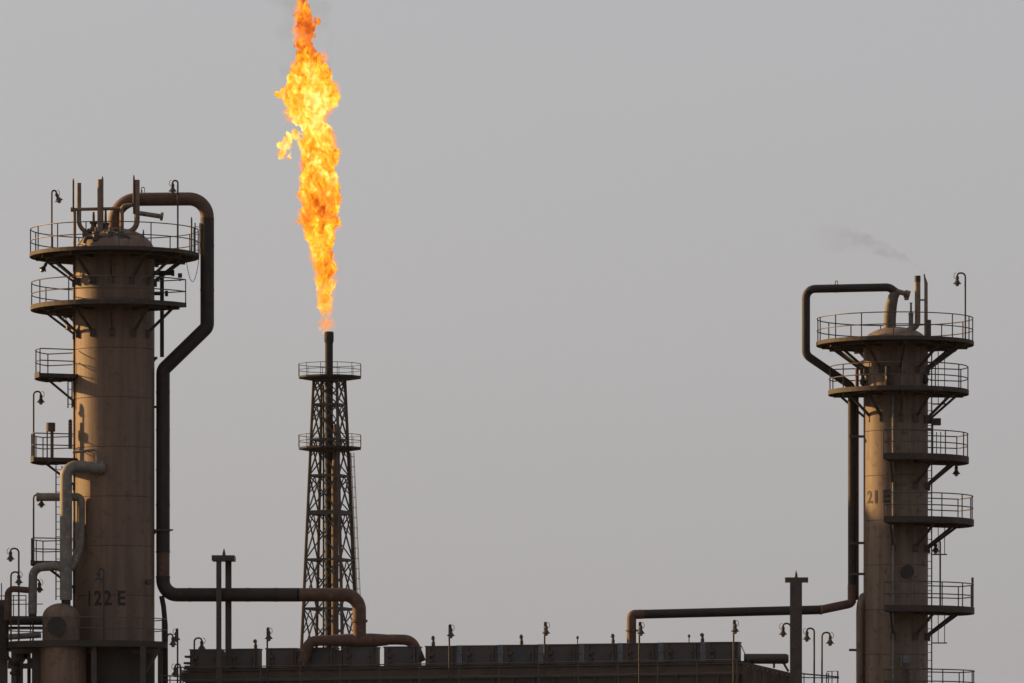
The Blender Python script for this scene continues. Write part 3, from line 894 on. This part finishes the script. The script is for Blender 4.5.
for px, yt, lab in ((267.3, 628, 'pole lamp seen edge on in the gap right of second cooler header'),
                    (449.3, 625, 'pole lamp seen edge on between rusty header pipe and row middle'),
                    (544.6, 622.5, 'tallest pole lamp at the middle of the cooler row'),
                    (639.3, 622.5, 'pole lamp seen edge on just right of the rusty drop pipe'),
                    (733.6, 620.5, 'pole lamp seen edge on near the right end of cooler row')):
    q = along(px, 44.8, -1.2)
    lamp(px, yt, 690, px + 1.5, q.y, lab, zbase=q.z)
lamp(790.8, 623.5, 690, 783, 243.2, 'gooseneck lamp left of the single spiked post', zbase=PAD)
lamp(814.2, 628.3, 690, 806.8, 244.0, 'gooseneck lamp right of the spiked post, its head facing left', zbase=W(814, 687, 244).z)
lamp(822.0, 632.5, 690, 830, 244.0, 'gooseneck lamp right of the spiked post, its head facing right', zbase=W(822, 687, 244).z)
lamp(965.3, 273, 342, 957.2, YR - .4, 'tall gooseneck lamp on the top platform of the right column', zbase=zR(343.5))
lamp(940.2, 540.5, 609, 935.6, YR - .9, 'gooseneck lamp on the lowest visible landing of the right column', zbase=zR(609.5))
hanging_lamp(46.4, 263, YL - .5, zL(258), 'small lamp hung below the left edge of the top left platform', .5)
hanging_lamp(66, 321, YL - .6, zL(311), 'small lamp hung below the second platform of left column', -.4)
hanging_lamp(956.3, 466, YR - .8, zR(461), 'bell lamp hung below the right end of third platform on right column')

# ================================================================== PIPE RACK AT THE LEFT EDGE
rk = thing('pipe_rack', Vector((L(18, 0).x, YL - .8, PAD)), 'dark steel pipe rack crowded against the left edge of the picture', 'rack')
def zpt(px, py, dy): return L(px, py, dy)
for px, w_, yt, dy in ((3, .36, 612, -.6), (20, .24, 646, -.9), (36.5, .36, 645, -1.0), (29, .14, 648, .6), (-16, .36, 612, -.6)):
    t = L(px, yt, dy)
    part('post', MB().hbeam(Vector((t.x, t.y, PAD)), t, w_, w_), 'dark_steel', rk)
part('cross_beam', MB().beam(L(-22, 648.5, -.9), L(42, 648.5, -.9), .25, .26), 'dark_steel', rk)
part('cross_beam', MB().beam(L(8, 666, -.9), L(42, 666, -.9), .2, .22), 'dark_steel', rk)
part('cross_beam', MB().beam(L(-22, 618, -.6), L(44, 618, -.6), .2, .16), 'dark_steel', rk)
for a, b in (((9, 664), (20, 652)), ((20, 652), (36, 664)), ((20, 664), (28, 652)), ((30, 664), (42, 652)), ((2, 652), (14, 664))):
    part('knee_brace', MB().beam(L(*a, -.95), L(*b, -.95), .16, .17), 'dark_steel', rk)
part('line_pipe', MB().tube([L(-22, 622, -.9), L(44, 622, -.9)], 3.2 * SL, 12), 'black_pipe', rk, True)
part('line_pipe', MB().tube([L(8, 637, -1.2), L(41, 635, -1.2)], 3.0 * SL, 12), 'grey_pipe', rk, True)
part('line_pipe', MB().tube([L(-22, 628, -.5), L(46, 628, -.5)], 1.6 * SL, 10), 'black_pipe', rk, True)
part('line_pipe', MB().tube(fillet([L(-10, 612, -1.0), L(4, 606, -1.0), L(4.5, 660, -1.0)], .2, 5), 4.6 * SL, 12), 'black_pipe', rk, True)
vl = part('valve', MB().lathe(L(15, 684, -1.2), [(.10, 0), (.10, .35), (.22, .4), (.22, .5), (.13, .55), (.13, .75), (.2, .8), (.2, .86), (.05, .9), (.05, 1.1)], 12), 'black_pipe', rk, True)
wl = [L(13, 655.5, -1.3) + Vector((.28 * math.cos(t * math.pi / 8), .06 * math.sin(t * math.pi / 8), .24 * math.sin(t * math.pi / 8))) for t in range(16)]
part('handwheel', MB().tube(wl, .025, 6, closed=True), 'dark_steel', vl)
part('valve', MB().lathe(L(41, 684, -.8), [(.12, 0), (.12, .5), (.24, .55), (.24, .66), (.12, .7), (.12, 1.3), (.2, 1.35), (.2, 1.4)], 12), 'black_pipe', rk, True)
for py in (596, 600.5, 604.5):
    part('upper_rail', MB().tube([L(-4, py, -.4), L(26 if py < 603 else 43, py - .5, -.4)], .02, 5), 'rail_steel', rk)
for px in (1.5, 13.5, 26):
    part('rail_post', MB().beam(L(px, 619, -.4), L(px, 583 if px < 3 else 595, -.4), .04), 'rail_steel', rk)
part('tool_box', MB().box(L(2, 606, -.8), (.5, .4, .5)), 'rust_pipe', rk)
# guard rail right of the oval platform
gr = thing('guard_rail', Vector((L(172, 0).x, YL - .7, PAD)), 'low dark guard rail between the left column and the cooler row', 'railing')
part('top_rail', MB().tube([L(160, 675.5, -.7), L(184, 676.5, -.7)], .03, 6), 'rail_steel', gr)
part('mid_rail', MB().tube([L(160, 680, -.7), L(184, 680.5, -.7)], .022, 6), 'rail_steel', gr)
for px in (162, 170, 183):
    p = L(px, 675.5, -.7)
    part('rail_post', MB().beam(Vector((p.x, p.y, PAD)), p, .045), 'rail_steel', gr)

# ================================================================== SUN BLOCKERS, added unseen left of the frame to shade the lower columns
def blocker(x, y, w, d, h, stack_h, label):  # added box out of view, there to keep sun off the lower plant
    o = thing('sun_blocker', (x, y, PAD), label, 'blocker', 'added sun blockers beyond the left edge')
    part('casing', MB().box((x, y, 3 + (h - 3) / 2), (w, d, h - 3)), 'grey_brown_paint', o)
    part('roof', MB().box((x, y, h + .15), (w + .4, d + .4, .3)), 'deck_steel', o)
    nx = int(w / 1.5)
    for i in range(nx + 1):
        for sy in (-1, 1):
            part('buckstay', MB().box((x - w / 2 + i * w / nx, y + sy * (d / 2 + .07), 3 + (h - 3) / 2), (.18, .14, h - 3.1)), 'dark_steel', o)
    for sx in (-1, 1):
        for sy in (-1, 1):
            part('leg', MB().box((x + sx * (w / 2 - .3), y + sy * (d / 2 - .3), 1.6), (.4, .4, 2.8)), 'dark_steel', o)
    if stack_h:
        part('stack', MB().lathe((x, y, 0), [(w * .22, h + .3), (w * .17, h + 2), (w * .15, stack_h)], 24), 'grey_brown_paint', o, True)
    return o
pv2 = part('pavement', MB().box((-36, 262, .09), (18, 44, .17)), 'concrete')
pv2['kind'] = 'structure'
blocker(-31.5, 251.3, 7.0, 8.4, 18.2, 0, 'added shade-casting boxy grey brown heater casing left of the left column')
blocker(-38.0, 271.5, 7.0, 12.0, 31.5, 0, 'added shade-casting tall boxy heater casing behind, far left of the left column')

# ================================================================== FLARE TOWER
YF = 530.0
SF = YF / F
FXp = 329.3
fc = W(FXp, 0, YF)
def Fp(px, py, dy=0.0): return W(px, py, YF + dy)
zF = lambda py: ZC + (HOR - py) * SF
flare = thing('flare_tower', (fc.x, fc.y, 0), 'distant dark lattice flare tower with two railed decks and a burning tip', 'tower')
def legR(py):                   # distance of a leg from the axis, in metres
    return (17.4 + (py - 380) * .0495) * SF
def legP(k, py):
    a = R(27 + 90 * k)
    r = legR(py)
    return Vector((fc.x + r * math.cos(a), fc.y + r * math.sin(a), zF(py)))
ybase = HOR + ZC / SF
levels = [380, 405, 440, 476, 513, 560, 609, 662, 720, 785, ybase]
for k in range(4):
    part('leg', MB().tube([legP(k, ybase), legP(k, 379)], [.17, .13], 8), 'flare_steel', flare, True)
for i, py in enumerate(levels[:-1]):
    nx = levels[i + 1]
    for k in range(4):
        k2 = (k + 1) % 4
        a, b = legP(k, py), legP(k2, py)
        part('girt', MB().beam(a, b, .16 if py in (513, 405, 560) else .12, .36 if py in (513,) else .2), 'flare_steel', flare)
        c, d = legP(k, nx), legP(k2, nx)
        part('brace', MB().beam(a, d, .115, .10), 'flare_steel', flare)
        part('brace', MB().beam(b, c, .115, .10), 'flare_steel', flare)
        mid = (a + b) / 2
        part('hip_brace', MB().beam(mid, (a + c) / 2, .085, .08), 'flare_steel', flare)
        part('hip_brace', MB().beam(mid, (b + d) / 2, .085, .08), 'flare_steel', flare)
part('flare_riser', MB().tube([Fp(329, ybase), Fp(329, 455), Fp(329, 332.5)], [.36, .36, .35], 14), 'flare_black', flare, True)
part('flare_tip', MB().lathe(Fp(329, 343), [(.37, 0), (.42, .2), (.42, .9), (.38, .95), (.36, 1.0)], 16), 'flare_black', flare, True)
part('gas_riser', MB().tube(fillet([Fp(335, ybase, -.4), Fp(335, 470, -.4), Fp(338, 440, -.4), Fp(336, 425, -.3)], .3, 4), .33, 12), 'flare_rust', flare, True)
part('steam_riser', MB().tube([Fp(323.5, ybase, .3), Fp(323.5, 385, .3)], .09, 8), 'flare_steel', flare, True)
for k, py in enumerate((376.5, 447.5)):
    s = SF
    z = zF(py)
    ro = 32 * SF
    N = 12
    ang = [2 * math.pi * (j + .5) / N for j in range(N)]
    top = [Vector((fc.x + .05 + ro * math.cos(a), fc.y + ro * math.sin(a), z)) for a in ang]
    bot = [p + Vector((0, 0, -.16)) for p in top]
    inn = [Vector((fc.x + ro * .55 * math.cos(a), fc.y + ro * .55 * math.sin(a), z - .36)) for a in ang]
    mb = MB().add(top + bot + inn, [tuple(range(N))] + [(j, N + j, N + (j + 1) % N, (j + 1) % N) for j in range(N)] + [(N + j, 2 * N + j, 2 * N + (j + 1) % N, N + (j + 1) % N) for j in range(N)] + [tuple(range(3 * N - 1, 2 * N - 1, -1))])
    dk = part('platform', mb, 'flare_black', flare)
    for hh in (1.08, .56):
        part('top_rail' if hh > 1 else 'mid_rail', MB().tube([p + Vector((0, 0, hh)) for p in top], .03, 5, closed=True), 'flare_steel', dk)
    for p in top:
        part('rail_post', MB().beam(p, p + Vector((0, 0, 1.08)), .045), 'flare_steel', dk)
# caged ladder outside the right-hand leg
lt, lb = legP(3, 450), legP(3, ybase)
lt = Vector((lt.x, lt.y, lt.z)); lb = Vector((lb.x, lb.y, lb.z))
outv = Vector((math.cos(R(27 + 270)), math.sin(R(27 + 270)), 0))
k_right = max(range(4), key=lambda k: legP(k, 500).x)
lt, lb = legP(k_right, 452), legP(k_right, ybase)
outv = Vector((1, -.2, 0)).normalized()
ladder(flare, lb + outv * .2, lt + outv * .2, .4, (.2, 1, 0), cage=outv * .4, m='flare_steel')

# ================================================================== FLAME
def lerp_tab(tab, y):
    for (y0, l0, r0), (y1, l1, r1) in zip(tab, tab[1:]):
        if y1 <= y <= y0:
            t = (y0 - y) / (y0 - y1)
            return l0 + (l1 - l0) * t, r0 + (r1 - r0) * t
    return tab[-1][1:]
outline = [(331, 323, 329), (325, 320.5, 329.5), (310, 317.5, 332), (295, 318, 334), (280, 316, 335), (265, 313, 335.5), (250, 310, 334), (235, 306.5, 335),
           (222, 301, 338), (210, 300, 339), (195, 300, 338.5), (180, 300.5, 336.5), (165, 301.5, 337.5), (150, 300.5, 338.5), (140, 299, 336), (125, 299, 327),
           (114, 290, 325), (100, 290, 336), (92, 287, 338), (85, 287, 335), (70, 291, 327), (60, 296, 322), (50, 297, 314), (40, 297, 312), (30, 295, 315),
           (20, 296, 313), (10, 297, 309), (0, 298, 305), (-14, 300, 303)]
rnd = random.Random(11)
blobs = []
y = 330.0
while y > -13:
    l, r = lerp_tab(outline, y)
    hw = (r - l) / 2
    cxp = (l + r) / 2
    blobs.append((cxp, y, 0, hw * .62))
    for _ in range(3):
        a = rnd.uniform(0, 2 * math.pi)
        rad = hw * rnd.uniform(.28, .5)
        q = hw - rad * .9
        blobs.append((cxp + q * math.cos(a), y + rnd.uniform(-2, 2), q * math.sin(a) * .85, rad))
    y -= max(1.6, hw * .22)
lobes = [(276, 94, 3.2), (280, 94, 4), (284, 93, 4.5), (287.5, 95, 5), (291, 104, 5), (290, 113, 4), (293, 118, 3.5),
         (284, 146, 3.6), (286, 140, 3.8), (283, 152, 3.0), (281, 157, 2.2), (290, 135, 3.2), (294, 133, 3), (297, 136, 4), (300, 140, 4), (290, 148, 2.4), (289.5, 157, 2.0), (291, 152, 2.0),
         (320, 56, 3.0), (323, 56.5, 2.2), (325.5, 57, 1.6), (330, 74, 2.5), (327, 72, 3), (314, 36, 2.4), (317.5, 21, 1.2), (294, 40, 1.6), (334, 95, 4), (336, 88, 3),
         (337.5, 150, 3.5), (338, 160, 3), (337, 205, 3.2), (299, 221, 2.2), (297.5, 223.5, 1.4), (306, 234, 2.5), (337.5, 222, 2)]
blobs += [(a, b, rnd.uniform(-3, 3), c) for a, b, c in lobes]
fm = MB()
ico_v, ico_f = [], []
NU, NV = 10, 6
for px, py, dpx, rp in blobs:
    p = Fp(px, py, dpx * SF)
    r = rp * SF
    sz = rnd.uniform(1.0, 1.35)
    vv2 = [p + Vector((0, 0, -r * sz))]
    for j in range(1, NV):
        t = math.pi * j / NV
        for i in range(NU):
            a = 2 * math.pi * i / NU
            vv2.append(p + Vector((r * math.sin(t) * math.cos(a), r * math.sin(t) * math.sin(a), -r * sz * math.cos(t))))
    vv2.append(p + Vector((0, 0, r * sz)))
    ff2 = [(0, 1 + (i + 1) % NU, 1 + i) for i in range(NU)]
    for j in range(NV - 2):
        for i in range(NU):
            a0, a1 = 1 + j * NU + i, 1 + j * NU + (i + 1) % NU
            ff2.append((a0, a1, a1 + NU, a0 + NU))
    e = len(vv2) - 1
    ff2 += [(e, 1 + (NV - 2) * NU + i, 1 + (NV - 2) * NU + (i + 1) % NU) for i in range(NU)]
    fm.add(vv2, ff2)

def remeshed(name, mb, voxel, disp, material, base, grow=0.0):
    """union of the puffs as one closed skin, roughened by turbulence"""
    me = bpy.data.meshes.new(name + '_src')
    me.from_pydata([tuple(v - base) for v in mb.v], [], mb.f)
    ob = bpy.data.objects.new(name + '_src', me)
    C.objects.link(ob)
    md = ob.modifiers.new('r', 'REMESH')
    md.mode = 'VOXEL'
    md.voxel_size = voxel
    bpy.context.view_layer.update()
    dg = bpy.context.evaluated_depsgraph_get()
    out = bpy.data.meshes.new_from_object(ob.evaluated_get(dg))
    bpy.data.objects.remove(ob)
    bpy.data.meshes.remove(me)
    out.name = name
    nrm = [v.normal.copy() for v in out.vertices]
    for v, n_ in zip(out.vertices, nrm):
        p = v.co
        d = grow
        for sc_, amp in disp:
            q = Vector((p.x, p.y, p.z * .75)) * sc_
            d += noise.noise(q + Vector((sc_ * 3.1, 5, 2))) * amp
        v.co = p + n_ * d
    out.materials.clear()
    out.materials.append(material)
    out.update()
    o = bpy.data.objects.new(name, out)
    o.location = base
    C.objects.link(o)
    return o

def vol_mat(name):
    m = bpy.data.materials.new(name)
    m.use_nodes = True
    m.node_tree.nodes.clear()
    return m, m.node_tree
fmat, nt = vol_mat('flame')
def node(nt_, t, **kw):
    n = nt_.nodes.new(t)
    for k, v in kw.items():
        setattr(n, k, v)
    return n
tc = node(nt, 'ShaderNodeTexCoord')
mp = node(nt, 'ShaderNodeMapping')
mp.inputs['Scale'].default_value = (1, 1, .62)
nt.links.new(tc.outputs['Object'], mp.inputs['Vector'])
n1 = node(nt, 'ShaderNodeTexNoise')
n1.inputs['Scale'].default_value = 1.5
n1.inputs['Detail'].default_value = 5.5
n1.inputs['Roughness'].default_value = .74
n1.inputs['Distortion'].default_value = 1.1
nt.links.new(mp.outputs[0], n1.inputs['Vector'])
sep = node(nt, 'ShaderNodeSeparateXYZ')
nt.links.new(tc.outputs['Object'], sep.inputs[0])
FH = (331 + 14) * SF
zr = node(nt, 'ShaderNodeMapRange')
zr.inputs['From Min'].default_value = 0
zr.inputs['From Max'].default_value = FH
nt.links.new(sep.outputs['Z'], zr.inputs['Value'])
heat = node(nt, 'ShaderNodeValToRGB')               # how hot the gas burns up the flame
e = heat.color_ramp.elements
e[0].position = 0.0; e[0].color = (.26, .26, .26, 1)
e[1].position = 1.0; e[1].color = (-.0, 0, 0, 1)
for pos, v in ((.10, .26), (.25, .20), (.35, .13), (.46, .21), (.56, .29), (.64, .36), (.70, .23), (.80, .10), (.90, -.0)):
    q = heat.color_ramp.elements.new(pos)
    q.color = (v, v, v, 1)
nt.links.new(zr.outputs[0], heat.inputs['Fac'])
add = node(nt, 'ShaderNodeMath', operation='ADD')
con = node(nt, 'ShaderNodeMapRange', clamp=False)
con.inputs['From Min'].default_value = .30
con.inputs['From Max'].default_value = .70
con.inputs['To Min'].default_value = .14
con.inputs['To Max'].default_value = .86
nt.links.new(n1.outputs['Fac'], con.inputs['Value'])
n0 = node(nt, 'ShaderNodeTexNoise')
n0.inputs['Scale'].default_value = .42
n0.inputs['Detail'].default_value = 2
nt.links.new(mp.outputs[0], n0.inputs['Vector'])
big = node(nt, 'ShaderNodeMapRange', clamp=False)
big.inputs['From Min'].default_value = .30
big.inputs['From Max'].default_value = .70
big.inputs['To Min'].default_value = -.16
big.inputs['To Max'].default_value = .18
nt.links.new(n0.outputs['Fac'], big.inputs['Value'])
ad0 = node(nt, 'ShaderNodeMath', operation='ADD')
nt.links.new(con.outputs[0], ad0.inputs[0])
nt.links.new(big.outputs[0], ad0.inputs[1])
nt.links.new(ad0.outputs[0], add.inputs[0])
nt.links.new(heat.outputs['Color'], add.inputs[1])
fr = node(nt, 'ShaderNodeValToRGB')
fr.color_ramp.elements[0].position = .42; fr.color_ramp.elements[0].color = (.42, .045, .005, 1)
fr.color_ramp.elements[1].position = 1.0; fr.color_ramp.elements[1].color = (1.15, .98, .32, 1)
for pos, c in ((.56, (.72, .13, .008)), (.67, (.92, .30, .010)), (.78, (1.05, .52, .018)), (.88, (1.1, .74, .06))):
    q = fr.color_ramp.elements.new(pos)
    q.color = (*c, 1)
nt.links.new(add.outputs[0], fr.inputs['Fac'])
n2 = node(nt, 'ShaderNodeTexNoise')
n2.inputs['Scale'].default_value = 1.7
n2.inputs['Detail'].default_value = 4
nt.links.new(mp.outputs[0], n2.inputs['Vector'])
dn = node(nt, 'ShaderNodeMapRange')
dn.inputs['From Min'].default_value = .34
dn.inputs['From Max'].default_value = .60
dn.inputs['To Min'].default_value = .25
dn.inputs['To Max'].default_value = 7.0
nt.links.new(n2.outputs['Fac'], dn.inputs['Value'])
thin = node(nt, 'ShaderNodeValToRGB')               # the gas is thinner right above the tip
thin.color_ramp.elements[0].position = 0.0; thin.color_ramp.elements[0].color = (.12, .12, .12, 1)
thin.color_ramp.elements[1].position = .22; thin.color_ramp.elements[1].color = (1, 1, 1, 1)
nt.links.new(zr.outputs[0], thin.inputs['Fac'])
dm = node(nt, 'ShaderNodeMath', operation='MULTIPLY')
nt.links.new(dn.outputs[0], dm.inputs[0])
nt.links.new(thin.outputs['Color'], dm.inputs[1])
ab = node(nt, 'ShaderNodeVolumeAbsorption')
ab.inputs['Color'].default_value = (0, 0, 0, 1)
em = node(nt, 'ShaderNodeEmission')
nt.links.new(fr.outputs['Color'], em.inputs['Color'])
es = node(nt, 'ShaderNodeMath', operation='MULTIPLY')
es.inputs[1].default_value = .73
nt.links.new(dm.outputs[0], es.inputs[0])
nt.links.new(es.outputs[0], em.inputs['Strength'])
nt.links.new(dm.outputs[0], ab.inputs['Density'])
ads = node(nt, 'ShaderNodeAddShader')
nt.links.new(ab.outputs[0], ads.inputs[0])
nt.links.new(em.outputs[0], ads.inputs[1])
out = node(nt, 'ShaderNodeOutputMaterial')
nt.links.new(ads.outputs[0], out.inputs['Volume'])
try:
    fmat.cycles.volume_step_rate = .06
except Exception:
    pass
fbase = Fp(326, 331)
flame = remeshed('gas_flame', fm, .11, ((.7, .28), (1.6, .38), (3.4, .28), (6.5, .16)), fmat, fbase)
# thin translucent fringe of burning gas round the dense flame
gmat, gt = vol_mat('flame_fringe')
gtc = node(gt, 'ShaderNodeTexCoord')
gn = node(gt, 'ShaderNodeTexNoise')
gn.inputs['Scale'].default_value = 1.3
gn.inputs['Detail'].default_value = 4
gt.links.new(gtc.outputs['Object'], gn.inputs['Vector'])
gd = node(gt, 'ShaderNodeMapRange')
gd.inputs['From Min'].default_value = .40
gd.inputs['From Max'].default_value = .66
gd.inputs['To Min'].default_value = 0
gd.inputs['To Max'].default_value = 1.5
gt.links.new(gn.outputs['Fac'], gd.inputs['Value'])
ga = node(gt, 'ShaderNodeVolumeAbsorption')
ga.inputs['Color'].default_value = (.25, .1, 0, 1)
ge = node(gt, 'ShaderNodeEmission')
ge.inputs['Color'].default_value = (.66, .20, .03, 1)
gs = node(gt, 'ShaderNodeAddShader')
gt.links.new(gd.outputs[0], ga.inputs['Density'])
gt.links.new(gd.outputs[0], ge.inputs['Strength'])
gt.links.new(ga.outputs[0], gs.inputs[0])
gt.links.new(ge.outputs[0], gs.inputs[1])
go = node(gt, 'ShaderNodeOutputMaterial')
gt.links.new(gs.outputs[0], go.inputs['Volume'])
try:
    gmat.cycles.volume_step_rate = .06
except Exception:
    pass
fringe = remeshed('flame_fringe', fm, .15, ((.5, .25), (1.3, .45), (3.0, .30), (6.5, .16)), gmat, fbase, grow=.12)
fringe.parent = flame
fringe.location = (0, 0, 0)
tag(flame, 'tall yellow and orange gas flame streaming up from the flare tip', 'flame')

# ================================================================== SMOKE
def smoke_mat(name, dens, scale, step=.1, lo=.42, hi=.68, near=None):
    m, t = vol_mat(name)
    tc_ = node(t, 'ShaderNodeTexCoord')
    nn = node(t, 'ShaderNodeTexNoise')
    nn.inputs['Scale'].default_value = scale
    nn.inputs['Detail'].default_value = 4
    t.links.new(tc_.outputs['Object'], nn.inputs['Vector'])
    mr = node(t, 'ShaderNodeMapRange')
    mr.inputs['From Min'].default_value = lo
    mr.inputs['From Max'].default_value = hi
    mr.inputs['To Min'].default_value = 0
    mr.inputs['To Max'].default_value = dens
    t.links.new(nn.outputs['Fac'], mr.inputs['Value'])
    pv_ = node(t, 'ShaderNodeVolumePrincipled')
    pv_.inputs['Color'].default_value = (.24, .26, .30, 1)
    if near:
        sx = node(t, 'ShaderNodeSeparateXYZ')
        t.links.new(tc_.outputs['Object'], sx.inputs[0])
        mr2 = node(t, 'ShaderNodeMapRange')
        mr2.inputs['From Min'].default_value = near[0]
        mr2.inputs['From Max'].default_value = 0
        mr2.inputs['To Min'].default_value = near[1]
        mr2.inputs['To Max'].default_value = near[2]
        t.links.new(sx.outputs['X'], mr2.inputs['Value'])
        mm = node(t, 'ShaderNodeMath', operation='MULTIPLY')
        t.links.new(mr.outputs[0], mm.inputs[0])
        t.links.new(mr2.outputs[0], mm.inputs[1])
        t.links.new(mm.outputs[0], pv_.inputs['Density'])
    else:
        t.links.new(mr.outputs[0], pv_.inputs['Density'])
    oo = node(t, 'ShaderNodeOutputMaterial')
    t.links.new(pv_.outputs[0], oo.inputs['Volume'])
    try:
        m.cycles.volume_step_rate = step
    except Exception:
        pass
    return m
def puffs(lst, Y):
    mb = MB()
    s = Y / F
    for (px, py, rp) in lst:
        p = W(px, py, Y)
        mb.lathe(p, [(rp * s * math.sin(math.pi * max(.03, j / 8)), -rp * s * math.cos(math.pi * j / 8)) for j in range(9)], 12)
    return mb
rs2 = random.Random(5)
pl = []
for k in range(40):
    t = k / 39
    px = 924 - 96 * t
    py = 272 - 34 * t - 8 * math.sin(t * 3.0) + rs2.uniform(-3, 3) * t
    pl.append((px, py, 1.5 + 13 * t ** .9 * rs2.uniform(.5, 1.1)))
sm = remeshed('smoke_plume', puffs(pl, YR - .5), .10, ((1.2, .12), (3, .08)), smoke_mat('plume_smoke', .55, 1.5, lo=.40, hi=.66, near=(-3.6, .18, 3.2), step=.05), W(924, 274, YR - .5))
sm['kind'] = 'stuff'
sm['label'] = 'thin grey smoke drifting left from the slim vent on the right column'
pl = []
for k in range(46):
    t = k / 45
    py = 150 - 175 * t
    pl.append((303 + rs2.uniform(-1, 1) * (10 + 16 * t), py, 6 + 14 * t * rs2.uniform(.6, 1.1)))
sm = remeshed('flare_smoke', puffs(pl, YF + 3.5), .35, ((.5, .3), (1.2, .25)), smoke_mat('flare_smoke', .10, .45), W(303, 150, YF + 3.5))
sm['kind'] = 'stuff'
sm['label'] = 'faint dark smoke rising round the top of the flare flame'

# ================================================================== HAZE
hz = MB().box((0, 1500, 44), (5100, 5100, 90))
hm, ht = vol_mat('haze')
hv = node(ht, 'ShaderNodeVolumePrincipled')
hv.inputs['Color'].default_value = (.92, .90, .88, 1)
hv.inputs['Density'].default_value = 1.4e-5
ho = node(ht, 'ShaderNodeOutputMaterial')
ht.links.new(hv.outputs[0], ho.inputs['Volume'])
haze = part('haze', hz, hm)
haze['kind'] = 'stuff'
haze['label'] = 'thin dusty haze in the air over the whole plant'
